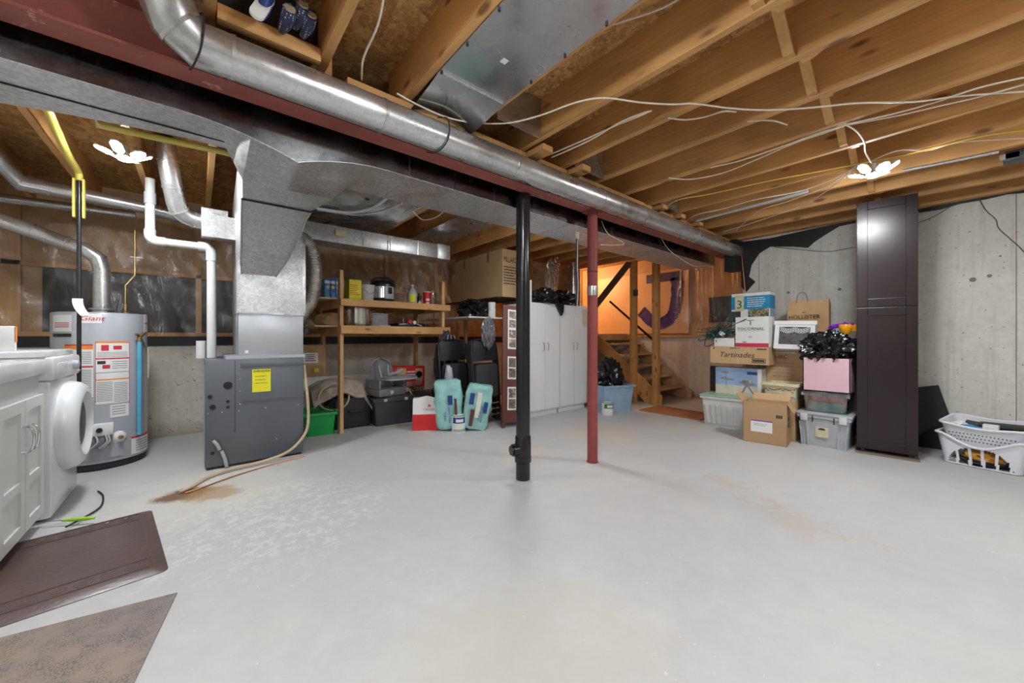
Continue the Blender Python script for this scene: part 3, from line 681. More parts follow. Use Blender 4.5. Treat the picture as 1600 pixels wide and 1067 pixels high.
lb = hp('side_label', 225, 236, 492, 519, M_paper); hp('label_stripe', 225, 236, 505, 506.5, M_redink, .002, lb)
lb = hp('rating_plate', 172, 201, 631, 651, M_paper)
for i in range(4): hp('small_print', 175, 196, 634 + i * 3.8, 635.2 + i * 3.8, M_grayink, .002, lb)
lb = hp('drain_label', 205, 231, 681, 706, M_paper); hp('label_stripe', 205, 231, 679, 682, M_redink, .002, lb)
for i in range(5): hp('small_print', 212, 229, 685 + i * 3.8, 686.2 + i * 3.8, M_grayink, .002, lb)
hp('access_panel', 124, 192, 692, 717, M_heater, .006)
def hpt(px, py, off=0.03):
    a, s_ = hang(px); return Vector(((HR + off) * math.cos(a), (HR + off) * math.sin(a), hz_(px, py)))
a0 = hang(156)[0]; Mv = Matrix.Translation(hpt(156, 670, .035)) @ Matrix.Rotation(a0 + R(90), 4, 'Z')
v_ = MB().box(-.075, .075, -.03, .035, -.045, .045, bev=.006, M=Mv).build('gas_valve', M_paper, t)
MB().lathe([(.018, -.045), (.018, -.03)], seg=16, axis='y', M=Mv).build('valve_dial', M_blk, v_)
MB().box(-.05, .06, -.02, .03, -.13, -.045, M=Mv, bev=.005).build('burner_fitting', M_grey, v_)
mm = MB()
for dx in (-.02, .03, .045): mm.tube(sm([Mv @ Vector((dx, -.03, -.04)), Mv @ Vector((dx + .01, -.05, -.09)), Mv @ Vector((dx - .03, -.04, -.14))]), .006, 8)
mm.build('gas_tube', M_lgrey, v_)
MB().tube(sm([Mv @ Vector((-.075, 0, 0)), Mv @ Vector((-.16, .01, -.01)), Mv @ Vector((-.2, .04, -.03))]), .016, 12).build('gas_inlet', M_dgrey, v_)
Md = Matrix.Translation(hpt(186, 682, -.005)) @ Matrix.Rotation(hang(186)[0], 4, 'Z')
dm = MB().lathe([(.048, 0), (.045, .01), (.03, .022), (.012, .026)], seg=24, axis='x', M=Md).build('drain_escutcheon', M_paper, t)
MB().lathe([(.014, .02), (.014, .05)], seg=12, axis='x', M=Md).build('drain_valve', M_brass, dm)
bp = MB().tube([hpt(212, 534, .03), hpt(212, 679, .03)], .016, 16).build('relief_tube', M_blue, t); tag(bp, 'bright blue plastic relief tube')
a_ = hpt(212, 530, .03)
mm = MB(); mm.tube([a_ + Vector((0, 0, -.02)), a_ + Vector((0, 0, .025))], .014, 12); mm.tube([a_ + Vector((0, 0, .02)), hpt(206, 522, .04)], .010, 10); mm.tube([a_ + Vector((0, 0, .02)), hpt(218, 521, .03)], .013, 12); mm.build('relief_valve', M_brass, t)
MB().lathe([(.058, 1.25), (.058, 1.275), (.075, 1.28), (.075, 1.29), (.05, 1.30)], seg=28).build('draft_hood', M_pipe, t)
hc = hpt(232, 560, .004); MB().tube(sm([hpt(232.5, 544, .004), hpt(233.5, 570, .006), hpt(232.5, 590, .004)]), .006, 8).build('caulk_strip', M_cream, t)
# vent off the heater
t = thing('flue_duct', 'short galvanised flue elbow rising from the water heater', 'duct', (HX, HY, 1.3))
q = [Vector((HX, HY, 1.30)), Vector((HX, HY, 1.62)), Vector((HX - .02, HY, 1.71)), Vector((HX - .09, HY, 1.77)), Vector((HX - .2, HY, 1.81)), Vector((HX - .62, HY, 1.97)), Vector((HX - .95, HY, 2.06))]
MB().tube(q, .052, 26).build('pipe', M_pipe, t, world=True)
for c0, dd in ((Vector((HX, HY, 1.57)), Vector((0, 0, .01))), (Vector((HX - .36, HY, 1.872)), Vector((-.01, 0, .004))), (Vector((HX - .19, HY, 1.806)), Vector((-.01, 0, .004)))):
    MB().tube([c0, c0 + dd], .056, 26).build('seam_ring', M_pipe, t, world=True)
# gas riser
t = thing('gas_pipe', 'black iron gas pipe with yellow sleeve dropping behind the washer', 'pipe', (-.67, 4.12, .5))
g0 = Vector((-.665, 4.12, 0))
MB().cyl(g0 + Vector((0, 0, .45)), g0 + Vector((0, 0, 2.19)), .0125, 14).build('pipe', M_blk, t, world=True)
bx(g0.x - .030, g0.x - .018, 4.10, 4.14, 1.92, 2.2).build('sleeve', M_yelpipe, t, world=True); bx(g0.x + .018, g0.x + .030, 4.10, 4.14, 1.92, 2.2).build('sleeve', M_yelpipe, t, world=True)
MB().tube(sm([g0 + Vector((0, 0, 2.19)), g0 + Vector((0, 0, 2.23)), g0 + Vector((-.005, -.05, 2.26)), on_z(104, 238, 2.27), on_z(78, 180, 2.27), on_z(55, 130, 2.28)], 5), .021, 14).build('yellow_run', M_yelpipe, t, world=True)
Mt = Matrix.Translation(g0 + Vector((.02, -.025, 1.22)))
tg = MB().grid(lambda u, v: (g0.x - .028 + .052 * v + .045 * u * u, g0.y - .03 - .03 * math.sin(u * 2), 1.33 - .125 * u), 8, 3, .001).build('paper_tag', M_paper, t, world=True)
tag(MB().tube([on_y(150, 194, 2.66), on_y(230, 212, 2.66), on_y(310, 229, 2.66), on_y(372, 243, 2.66)], .016, 12).build('gas_line', M_yelpipe), 'yellow gas line running along the trunk duct edge', 'pipe')
t = thing('copper_pipe', 'copper pipe rising from the left of the water heater', 'pipe', (-.75, 4.7, 1.25))
MB().tube([(-.755, 4.66, 1.25), (-.755, 4.66, 1.74), (-.82, 4.68, 1.80)], .011, 12).build('pipe', M_copper, t, world=True)
t = thing('copper_pipe', 'brass-fitted water pipe rising from the right of the water heater', 'pipe', (-.5, 4.7, 1.25))
MB().tube([(-.485, 4.66, 1.25), (-.485, 4.66, 1.50), (-.43, 4.70, 1.60), (-.43, 4.70, 2.0)], .006, 12).build('pipe', M_brass, t, world=True)
MB().lathe([(.022, 1.25), (.022, 1.27), (.014, 1.28), (.014, 1.34)], (-.485, 4.66, 0), 14).build('fitting', M_brass, t, world=True)
MB().tube([(-.46, 4.70, 1.76), (-.38, 4.70, 1.76)], .006, 8).build('valve_handle', M_cable, t, world=True)

# --------------------------------------------------------------- washer and laundry sink
t = thing('washing_machine', 'white front-loading washer with round door beside the sink cabinet', 'washer', (-.64, 3.62, 0))
MB().box(-.62, 0, -.30, .30, .015, .80, bev=.02).build('body', M_white, t)
MB().box(-.62, .012, -.302, .302, .80, .935, bev=.018).build('control_panel', M_white, t)
MB().box(-.62, -.02, -.302, .302, .935, .972, bev=.008).build('top_panel', M_white, t)
dr = MB().lathe([(.27, 0), (.275, .02), (.262, .06), (.235, .085), (.20, .09), (.18, .07), (.15, .05), (.05, .045), (.002, .045)], (.0, 0, .50), 48, 'x').build('door', M_white, t)
MB().lathe([(.155, .050), (.14, .064), (.06, .072), (.002, .074)], (.0, 0, .50), 40, 'x').build('door_window', M_dgrey, dr)
kb = MB().lathe([(.028, .012), (.026, .035), (.02, .038)], (0, .12, .875), 24, 'x').build('dial', M_lgrey, t)
bx(.012, .016, .17, .25, .84, .90).build('display', M_grey, t); bx(.010, .016, -.25, -.05, .83, .90, bev=.002).build('detergent_drawer', M_white, t)
for y in (.19, .22, .25): MB().lathe([(.006, .014), (.006, .02)], (0, y, .825), 10, 'x').build('button', M_lgrey, t)
for sx in (-.55, -.07):
    for sy in (-.24, .24): MB().lathe([(.02, 0), (.02, .02)], (sx, sy, 0), 12).build('foot', M_blk, t)
t = thing('detergent_box', 'orange and white detergent box on the washer top', 'box', (-.84, 3.42, .972), 10)
bx(-.05, .05, -.06, .06, 0, .14, bev=.004).build('carton', M_paper, t); bx(.0505, .052, -.06, .06, .05, .14).build('orange_panel', M_orange, t)
t = thing('laundry_sink', 'white sink cabinet with shaker doors in front of the washer', 'sink cabinet', (-.68, 3.0, 0))
MB().box(-.50, 0, -.34, .29, .07, .845, bev=.003).build('body', M_sinkw, t)
MB().box(-.46, -.05, -.32, .27, .0, .07).build('toe_kick', M_blkm, t, 0)
rim = MB(); rim.box(-.53, .025, -.365, .305, .845, .925, bev=.012); rim.build('basin_rim', M_white, t)
MB().box(-.45, -.06, -.29, .23, .915, .928, bev=.004).build('basin_floor', M_lgrey, t)
for y0, y1 in ((-.335, -.012), (-.006, .285)):
    f = MB(); X0, X1 = .001, .020; z0, z1 = .075, .735; r_ = .055
    f.box(X0, X1, y0, y0 + r_, z0, z1); f.box(X0, X1, y1 - r_, y1, z0, z1); f.box(X0, X1, y0 + r_, y1 - r_, z0, z0 + r_); f.box(X0, X1, y0 + r_, y1 - r_, z1 - r_, z1); f.box(X0, X1, y0 + r_, y1 - r_, .30, .30 + r_ * .8)
    f.box(X0, .010, y0 + r_, y1 - r_, z0 + r_, z1 - r_); d_ = f.build('door', M_sinkw, t, 0)
    yh = -.045 if y0 < -.1 else .03
    MB().tube(sm([(.02, yh, .61), (.045, yh, .60), (.055, yh, .55), (.045, yh, .49), (.02, yh, .48)]), .005, 8).build('handle', M_chrome, d_)
t = thing('dish_brush', 'brush with bright green handle lying on the mat edge by the sink', 'brush', on_z(110, 812, .03) + Vector((0, 0, -.03)))
p = t.location; a = on_z(97, 813, .03); b = on_z(148, 809, .03)
MB().tube([a, a.lerp(b, .3), b.lerp(a, .2), b], [.006, .010, .010, .006], 10).build('handle', P('lime_handle', (.35, .65, .05), .4), t, world=True)
MB().tube([a, a + (a - b).normalized() * .12], .003, 8).build('rod', M_chrome, t, world=True)
tag(MB().tube(sm([(-.55, 3.12, .02), (-.50, 3.25, .012), (-.46, 3.40, .008), (-.48, 3.62, .008), (-.52, 3.75, .008)], 5), .005, 8).build('power_cord', M_blkm), 'black cord on the floor in front of the washer', 'cord')

# --------------------------------------------------------------- mat and rug
A_, B_ = on_z(237, 797, .0), on_z(264, 891, .0); u = (B_ - A_).normalized(); v = Vector((u.y, -u.x, 0)); L_ = (B_ - A_).length; W_ = .66
ang = math.degrees(math.atan2(v.y, v.x)); cen = (A_ + B_) / 2 + v * (W_ / 2)
t = thing('comfort_mat', 'thick dark brown rubber comfort mat in front of the sink', 'mat', cen, ang)
hw, hl = W_ / 2, L_ / 2
m_ = MB(); prof = [(0, .0), (0, .003), (.045, .018)]
def rr(hx, hy, r=.03, n=5):
    out = []
    for sx, sy, a0 in ((1, 1, 0), (-1, 1, 90), (-1, -1, 180), (1, -1, 270)):
        for i in range(n + 1): a = R(a0 + 90 * i / n); out.append((sx * (hx - r) + r * math.cos(a), sy * (hy - r) + r * math.sin(a)))
    return out
rings = [[m_.bm.verts.new((x, y, z)) for x, y in rr(hw - o_, hl - o_)] for o_, z in prof]; n = len(rings[0])
for a, b in zip(rings, rings[1:]):
    for j in range(n): m_.bm.faces.new((a[j], a[(j + 1) % n], b[(j + 1) % n], b[j]))
m_.bm.faces.new(rings[0][::-1]); m_.bm.faces.new(rings[-1]); m_.build('pad', M_mat, t, 20)
m_ = MB()
for o_ in (.06, .068, .15, .158):
    for s_ in (-1, 1): m_.box(-hw + .06, hw - .06, s_ * (hl - o_) - .0015, s_ * (hl - o_) + .0015, .018, .0195)
for s_ in (-1, 1): m_.box(s_ * (hw - .06) - .0015, s_ * (hw - .06) + .0015, -hl + .06, hl - .06, .018, .0195)
for s_ in (-1, 1):
    for i in range(7):
        cx_ = -hw + .11 + i * (2 * hw - .22) / 6; cy_ = s_ * (hl - .109)
        for rad in (.014, .028): m_.tube([(cx_ + rad * math.cos(q), cy_ + rad * math.sin(q), .018) for q in [6.283 * k_ / 14 for k_ in range(15)]], .0016, 4)
m_.build('embossed_border', M_mat, t, 0)
A_, B_ = on_z(277, 927), on_z(0, 998); e = (B_ - A_).normalized(); ang = math.degrees(math.atan2(-e.y, -e.x)); 
nrm = Vector((-e.y, e.x, 0)); nrm = nrm if nrm.y < 0 else -nrm; cc = A_ + e * .45 + nrm * .6
tag(MB().box(-.45, .45, -.6, .6, 0, .005, bev=.001).build('floor_rug', M_rug, loc=0), 'thin faded brown printed rug in the bottom left corner', 'rug')
o = bpy.data.objects['floor_rug']; o.location = cc; o.rotation_euler.z = R(ang)

# --------------------------------------------------------------- LED ceiling lamps, with unseen fill lamps added
def led_lamp(loc, label, rz=0, power=1.0):
    M_led = emis('lit_led_panel', LEDC, PETAL * power)
    t = thing('ceiling_lamp', label, 'lamp', loc, rz, 'multi-panel LED ceiling lamps')
    K = Matrix.Diagonal((.64, .64, 1, 1))
    MB().lathe([(.02, .0), (.02, .03), (.014, .035), (.014, .075)], seg=20).build('socket_stem', M_white, t)
    MB().lathe([(.038, -.015), (.042, -.01), (.042, .0), (.03, .01)], seg=24).build('hub', M_white, t)
    MB().lathe([(.030, -.0185), (.030, -.016)], seg=24).build('hub_light', M_led, t)
    for k_ in range(6):
        Mk = K @ Matrix.Rotation(R(60 * k_ + 15), 4, 'Z') @ Matrix.Translation((.062, 0, -.004)) @ Matrix.Rotation(R(-12 if k_ % 2 else -22), 4, 'Y')
        poly = [(0.012, -.010), (.05, -.044), (.12, -.046), (.150, -.022), (.150, .022), (.12, .046), (.05, .044), (.012, .010)]
        pn = MB().prism(poly, 'z', -.003, .006, M=Mk).build('light_wing', M_white, t, 0)
        MB().prism([((x - .075) * .9 + .075, y * .88) for x, y in poly], 'z', -.006, -.0032, M=Mk).build('light_panel', M_led, pn, 0)
    return t
led_lamp(on_z(195, 246, 2.20), 'lit LED ceiling lamp above the water heater, left of the trunk duct', 0, 1.0)
led_lamp(on_z(1365, 272, 2.20), 'lit LED ceiling lamp hanging in front of the dark tall cabinet', 20, .92)
for i, (x, y, pw, lab) in enumerate(((.70, .72, .95, 'added LED fill lamp almost overhead, between the camera and the steel beam'), (-.95, .35, .8, 'added LED fill lamp beside the left wall, left of the camera'), (2.3, -1.2, 1.25, 'added LED fill lamp behind the camera'), (2.5, 2.76, .55, 'added LED fill lamp tucked up unseen behind the trunk duct'))):  # lamps added out of view only to brighten the room
    led_lamp((x, y, 2.20), lab, 35 * i, pw)
t = thing('stair_bulb', 'bare warm bulb over the stair landing', 'bulb', (5.80, 5.20, 2.40))
MB().lathe([(.03, .135), (.03, .07), (.016, .06), (.016, .045)], seg=16).build('lamp_holder', M_pvc, t)
MB().lathe([(.014, .045), (.03, .02), (.032, 0), (.02, -.025), (.004, -.033)], seg=18).build('bulb_glass', M_bulb, t)
ld = bpy.data.lights.new('stair_light', 'POINT'); ld.energy = STAIR; ld.color = (1, .70, .40); ld.shadow_soft_size = .04
lo = bpy.data.objects.new('stair_light', ld); C.objects.link(lo); lo.location = (5.80, 5.20, 2.33)

# --------------------------------------------------------------- wooden shelf unit and what is on it
SX0, SX1, SY0, SY1 = 1.20, 2.45, 4.32, 5.08
t = thing('wooden_shelf_unit', 'home-built pine shelf unit with two tiers against the back wall', 'shelf unit', (1.82, 4.7, 0))
for x, y, h in ((SX0, SY0, 1.785), (SX1, SY0, 1.775), (SX0, SY1, 1.49), (SX1, SY1, 1.49)):
    bx(x - .019, x + .019, y - .0, y + .089, 0, h, bev=.003).build('post', M_woodZ, t, 0, world=True)
for z in (1.485, 1.18):
    bx(SX0 - .02, SX1 + .08, SY0 - .040, SY0 - .001, z - .09, z - (.0 if z < 1.3 else .015), bev=.003).build('front_rail', M_woodX, t, 0, world=True)
    bx(SX0 - .02, SX1 + .02, SY1 + .09, SY1 + .128, z - .09, z - .015).build('back_rail', M_woodX, t, 0, world=True)
    bx((SX0 - .30) if z > 1.3 else SX0 - .25, SX1 + .03, SY0 + .09, SY1 + .08, z - .015, z).build('shelf_board', M_ply, t, 0, world=True)
    bx(SX0 - .019, SX0 + .019, SY0 + .09, SY1, z - .105, z - .016).build('side_rail', M_woodY, t, 0, world=True)
    bx(SX1 - .019, SX1 + .019, SY0 + .09, SY1, z - .105, z - .016).build('side_rail', M_woodY, t, 0, world=True)
ZT, ZS = 1.486, 1.181
def at_shelf(px, z, Y=4.62):
    return on_y(px, 500, Y).x
M_bbox = mosaic('blue_carton_print', [(.01, .10, .35), (.01, .18, .50), (.02, .30, .55), (.12, .02, .14), (.01, .12, .40)], 22)
for i, px in enumerate((510, 518, 526)):
    x = at_shelf(px, 0); tt = thing('carton', 'blue printed carton on the top shelf, %s' % ['leftmost of three', 'middle of three', 'rightmost of three, against the shelf post'][i], 'carton', (x, 4.56, ZT), 0, 'blue cartons on the top shelf')
    bx(-.033, .033, 0, .16, 0, .22 + .01 * i, bev=.002).build('box', M_bbox, tt, 0); bx(-.033, .033, -.001, .0, .17, .20).build('white_band', M_paper, tt, 0); MB().lathe([(.018, -.002), (.018, 0)], (0, 0, .13), 14, 'y').build('round_logo', P('logo_yellow_green', (.45, .5, .1), .5), tt)
x0, x1 = at_shelf(544, 0), at_shelf(563, 0)
tt = thing('oil_jug_box', 'yellow box with a red and white printed panel on the top shelf', 'box', ((x0 + x1) / 2, 4.58, ZT))
bx(-(x1 - x0) / 2, (x1 - x0) / 2, 0, .18, 0, .245, bev=.004).build('box', M_yel, tt)
lines(-.06, .06, .06, .19, 6, -.0015, .4, .4, 4).build('red_print', M_redink, tt, 0)
tt = thing('white_pot', 'white enamel bucket beside the yellow box on the top shelf', 'pot', (at_shelf(574, 0), 4.62, ZT))
MB().lathe([(.065, 0), (.085, .17), (.09, .19), (.093, .195)], seg=30).build('pot', M_pvc, tt); MB().tube(sm([(-.09, 0, .18), (-.04, -.088, .11), (.05, -.085, .10), (.09, 0, .18)]), .003, 6).build('handle', M_chrome, tt)
tt = thing('pressure_cooker', 'black and steel electric pressure cooker on the top shelf', 'cooker', (at_shelf(600, 0), 4.66, ZT))
MB().lathe([(.13, 0), (.14, .02), (.14, .05)], seg=40).build('base', M_blk, tt)
MB().lathe([(.138, .05), (.138, .19)], seg=40).build('steel_body', M_steel, tt)
ld_ = MB().lathe([(.15, .19), (.152, .21), (.145, .235), (.12, .262), (.05, .278), (.01, .28)], seg=40).build('lid', M_blk, tt)
MB().tube(sm([(-.15, 0, .20), (-.13, -.01, .27), (-.06, -.02, .305), (.06, -.02, .305), (.13, -.01, .27), (.15, 0, .20)]), .014, 10).build('lid_handle', M_blk, ld_)
Mq = Matrix.Rotation(R(15), 4, 'Z')
cp = MB().patch(0, 0, .139, R(-100), R(-50), .04, .20, .008).build('control_panel', M_lgrey, tt); MB().patch(0, 0, .147, R(-88), R(-64), .10, .18, .002).build('display', M_blk, cp)
tt = thing('vinegar_jug', 'clear plastic vinegar jug with yellow label on the top shelf', 'jug', (at_shelf(643, 0), 4.6, ZT))
MB().lathe([(.058, 0), (.062, .01), (.062, .13), (.05, .17), (.02, .215), (.016, .22), (.016, .235)], seg=28).build('jug', P('cloudy_plastic', (.50, .52, .50), .3), tt)
MB().lathe([(.019, .232), (.019, .25)], seg=16).build('cap', M_paper, tt); MB().patch(0, 0, .062, R(-150), R(-75), .025, .12, .002).build('label', M_yel, tt)
tt = thing('sauce_bottle', 'small dark bottle between the jug and the red can', 'bottle', (at_shelf(655, 0), 4.62, ZT))
MB().lathe([(.026, 0), (.026, .10), (.012, .12), (.012, .15)], seg=18).build('bottle', M_blk, tt); MB().patch(0, 0, .026, R(-140), R(-60), .01, .04, .001).build('label', M_paper, tt)
tt = thing('coffee_can', 'red canister with white print on the top shelf', 'canister', (at_shelf(666, 0), 4.6, ZT))
MB().lathe([(.052, 0), (.052, .165)], seg=26).build('can', M_red, tt); MB().lathe([(.054, .165), (.054, .175)], seg=26).build('lid', M_paper, tt)
MB().patch(0, 0, .052, R(-130), R(-75), .05, .08, .001).build('print', M_paper, tt); MB().patch(0, 0, .052, R(-125), R(-85), .015, .03, .001).build('print', M_paper, tt)
jar0 = None
for i, (px, y) in enumerate(((676, 4.56), (685, 4.62), (690, 4.52))):
    x = at_shelf(px, 0, y)
    if jar0 is None:
        jar0 = thing('glass_jar', '', 'jar', (x, y, ZT), 0, 'glass jars at the right end of the top shelf')
        MB().lathe([(.036, 0), (.04, .01), (.04, .13), (.032, .155), (.034, .17), (.030, .17), (.030, .15), (.036, .13), (.036, .01)], seg=22).build('glass', M_glass, jar0)
        MB().lathe([(.036, .165), (.036, .18)], seg=22).build('lid', M_glass, jar0); o = jar0
    else: o = dup(jar0, (x, y, ZT))
    o['label'] = 'clear glass jar at the right end of the top shelf, ' + ['leftmost', 'middle', 'nearest the shelf post'][i]
tag(bx(at_shelf(672, 0, 4.5), at_shelf(694, 0, 4.5), 4.44, 4.44 + .22, ZT - .0, ZT + .0 + .004).build('black_tray', M_blk), 'thin black tray under the glass jars', 'tray')
for o in bpy.data.objects:
    if o.name.startswith('glass_jar'): o.location.z += .005
tt = thing('baking_tray', 'black tray of utensils behind the vinegar jug on the top shelf', 'tray', (at_shelf(625, 0), 4.80, ZT)); bx(-.08, .12, -.08, .1, 0, .03, bev=.005).build('tray', M_blk, tt)
tt = thing('stock_pot', 'tall shiny steel stock pot on the middle shelf', 'pot', (at_shelf(560, 0), 4.62, ZS))
MB().lathe([(.155, 0), (.158, .015), (.158, .235), (.163, .242), (.155, .242), (.15, .02)], seg=48).build('pot', M_steel, tt)
MB().tube(sm([(-.155, -.03, .19), (-.195, -.02, .19), (-.195, .02, .19), (-.155, .03, .19)]), .006, 8).build('handle', M_steel, tt)
MB().tube(sm([(.155, -.03, .19), (.195, -.02, .19), (.195, .02, .19), (.155, .03, .19)]), .006, 8).build('handle', M_steel, tt)
tt = thing('cooling_rack', 'dark oven tray under the stock pot on the middle shelf', 'tray', (at_shelf(575, 0), 4.50, ZS)); tt.location = (at_shelf(575, 0, 4.5), 4.46, ZS)
bx(-.22, .12, -.04, .0, 0, .006).build('tray', M_blk, tt)
x0, x1 = at_shelf(577, 0), at_shelf(606, 0)
tt = thing('bread_box', 'pale grey plastic bin with flat lid on the middle shelf', 'bin', ((x0 + x1) / 2 + .02, 4.62, ZS))
MB().box(-.10, .10, 0, .22, 0, .15, bev=.01).build('bin', P('pale_lilac_grey', (.42, .42, .48), .4), tt); bx(-.105, .105, -.005, .225, .15, .165, bev=.005).build('lid', P('pale_lilac_grey', (.42, .42, .48), .4), tt); bx(-.11, .13, -.01, .23, 0, .02, bev=.004).build('foot', M_lgrey, tt)
tt = thing('cookware', 'black griddle with red and white knobs on the middle shelf', 'griddle', (at_shelf(636, 0), 4.64, ZS))
MB().box(-.15, .22, -.1, .2, 0, .05, bev=.01).build('griddle', M_blk, tt)
MB().lathe([(.028, -.12), (.034, -.11), (.028, -.10)], (0.0, 0, .07), 16, 'y').build('red_knob', M_red, tt); MB().lathe([(.022, -.125), (.026, -.115), (.02, -.105)], (.06, 0, .06), 16, 'y').build('white_knob', M_paper, tt)
MB().tube([(.07, -.12, .05), (.15, -.14, .015)], .006, 8).build('handle', M_lgrey, tt)
mm = MB(); [mm.tube([(a, -.09, .05), (a, -.09, .12), (a, .15, .12)], .003, 6) for a in (-.08, .12)]; mm.build('wire_frame', M_chrome, tt)
tt = thing('paper_sack', 'slumped brown paper sack at the left end of the middle shelf', 'bag', (at_shelf(520, 0), 4.72, ZS)); MB().blob((0, 0, .07), (.16, .14, .085), .2, 2, 3, 3, fl=0).build('sack', M_kraft, tt)
tt = thing('ledge', 'narrow pine ledge on the back wall left of the shelf unit', 'ledge', (.85, 5.2, 1.06))
bx(.60, 1.17, 5.12, 5.35, 1.055, 1.085).build('board', M_woodX, tt, 0, world=True)
tt = thing('glue_bottle', 'small white and teal bottle on the ledge beside the plenum', 'bottle', on_y(479, 520, 5.2).xy.to_3d() + Vector((0, 0, 1.085))); MB().lathe([(.03, 0), (.03, .07), (.012, .09), (.012, .11)], seg=16).build('bottle', M_tblue, tt); MB().lathe([(.014, .11), (.012, .125)], seg=12).build('cap', M_paper, tt)

# --------------------------------------------------------------- under the shelf
tag(bx(.72, 1.95, 5.02, 5.10, 0, .57).build('foam_board', M_paper), 'white board leaning along the back wall under the shelf', 'board')
tt = thing('cardboard_box', 'brown cardboard box with a white shipping label just right of the furnace', 'box', (.99, 5.02, .572))
bx(-.24, .19, 0, .08, 0, .385, bev=.002).build('box', M_card, tt, 0); bx(-.03, .13, -.002, 0, .17, .29).build('shipping_label', M_paper, tt, 0); lines(-.01, .11, .185, .28, 4, -.0035).build('barcode', M_ink, tt, 0); bx(.09, .14, -.002, 0, .06, .10).build('yellow_sticker', M_yel, tt, 0)
def tub(name, label, cat, loc, rz, w_, d_, h_, mat, lid=None, taper=.86, ribs=0, group=None, hollow=True, rim=None):
    t = thing(name, label, cat, loc, rz, group)
    m = MB(); k_ = taper; th = .005
    def ring_(sx, sy, z): return [m.bm.verts.new((x, y + d_ / 2, z)) for x, y in rr(sx, sy, .02, 4)]
    R0 = [ring_(w_ / 2 * k_, d_ / 2 * k_, 0), ring_(w_ / 2, d_ / 2, h_), ring_(w_ / 2 - th, d_ / 2 - th, h_), ring_(w_ / 2 * k_ - th, d_ / 2 * k_ - th, .006)]
    n = len(R0[0])
    for a, b in zip(R0, R0[1:]):
        for j in range(n): m.bm.faces.new((a[j], a[(j + 1) % n], b[(j + 1) % n], b[j]))
    m.bm.faces.new(R0[0][::-1]); m.bm.faces.new(R0[-1])
    m.build('tub', mat, t)
    if ribs:
        m = MB()
        for i in range(ribs):
            x = (-.42 + .84 * i / (ribs - 1)) * w_
            yb, yt = d_ / 2 * (1 - k_), 0
            m.tube([(x * k_ * .98, yb + .004, .03), (x, yt + h_ * .0 + .004 + (yb) * .3, h_ * .72)], min(.03, w_ / ribs * .36), 10)
        m.build('ribbing', mat, t)
    m = MB(); m.box(-w_ / 2 - .012, w_ / 2 + .012, -.012, .001, h_ - .03, h_, bev=.003); m.box(-w_ / 2 - .012, w_ / 2 + .012, d_ - .001, d_ + .012, h_ - .03, h_, bev=.003)
    m.box(-w_ / 2 - .012, -w_ / 2 + .001, -.01, d_ + .01, h_ - .03, h_, bev=.003); m.box(w_ / 2 - .001, w_ / 2 + .012, -.01, d_ + .01, h_ - .03, h_, bev=.003)
    m.build('rim', rim or mat, t)
    if lid:
        m = MB(); m.box(-w_ / 2 - .018, w_ / 2 + .018, -.018, d_ + .018, h_, h_ + .02, bev=.006); m.box(-w_ / 2 + .03, w_ / 2 - .03, .03, d_ - .03, h_ + .02, h_ + .03, bev=.004); m.build('lid', lid, t)
    return t
tub('storage_bin', 'open bright green plastic bin beside the furnace', 'bin', (1.00, 4.36, 0), -6, .30, .42, .245, M_green)
tt = thing('round_bed', 'crumpled beige fleece blanket draped over a suitcase', 'blanket', (1.30, 4.78, .30))
def drape(u, v):
    x = -.34 + .68 * u; y = -.30 + .5 * v; r_ = ((x / .40) ** 2 + ((y + .02) / .42) ** 2)
    z = .26 - .16 * r_ ** 1.5 + .02 * noise.noise(Vector((x * 9, y * 9, 1))) - (.10 * max(0, -y - .14) / .1) * (.6 + .8 * noise.noise(Vector((x * 4, 0, 3)))) - (.12 * max(0, x - .2) / .1 if x > .2 else 0)
    return (x, y, max(z, -.18))
MB().grid(drape, 34, 24, .018).build('blanket', M_fluff, tt, 60)
MB().tube([(-.13 + .16 * math.cos(q), -.27 + .02 * math.sin(q * 2), .08 + .15 * math.sin(q)) for q in [6.283 * i / 30 for i in range(31)]], .010, 8).build('wire_hoop', M_tan, tt)
tt = thing('suitcase', 'dark suitcase lying under the beige blanket', 'suitcase', (1.42, 4.50, 0)); MB().box(-.24, .16, 0, .52, .0, .36, bev=.03).build('shell', M_blkm, tt); MB().tube(sm([(-.1, 0, .2), (-.08, -.025, .2), (.04, -.025, .2), (.06, 0, .2)]), .009, 8).build('handle', M_blk, tt)
def tote(name, label, loc, rz, w_, d_, h_, mat, lidm=None):
    t = tub(name, label, 'storage tote', loc, rz, w_, d_, h_, mat, lid=lidm or mat, taper=.88)
    m = MB(); [m.box(x - .02, x + .02, -.03, -.012, h_ - .02, h_ + .012, bev=.003) for x in (-w_ * .25, w_ * .25)]; m.build('latch', M_lgrey, t); return t
tote('storage_tote', 'charcoal lidded tote under the booster seat', (1.82, 4.36, 0), -4, .50, .40, .31, M_dgrey)
tote('storage_tote', 'charcoal lidded tote behind the white and red shopping bag', (2.33, 4.36, 0), -3, .44, .42, .30, M_dgrey)
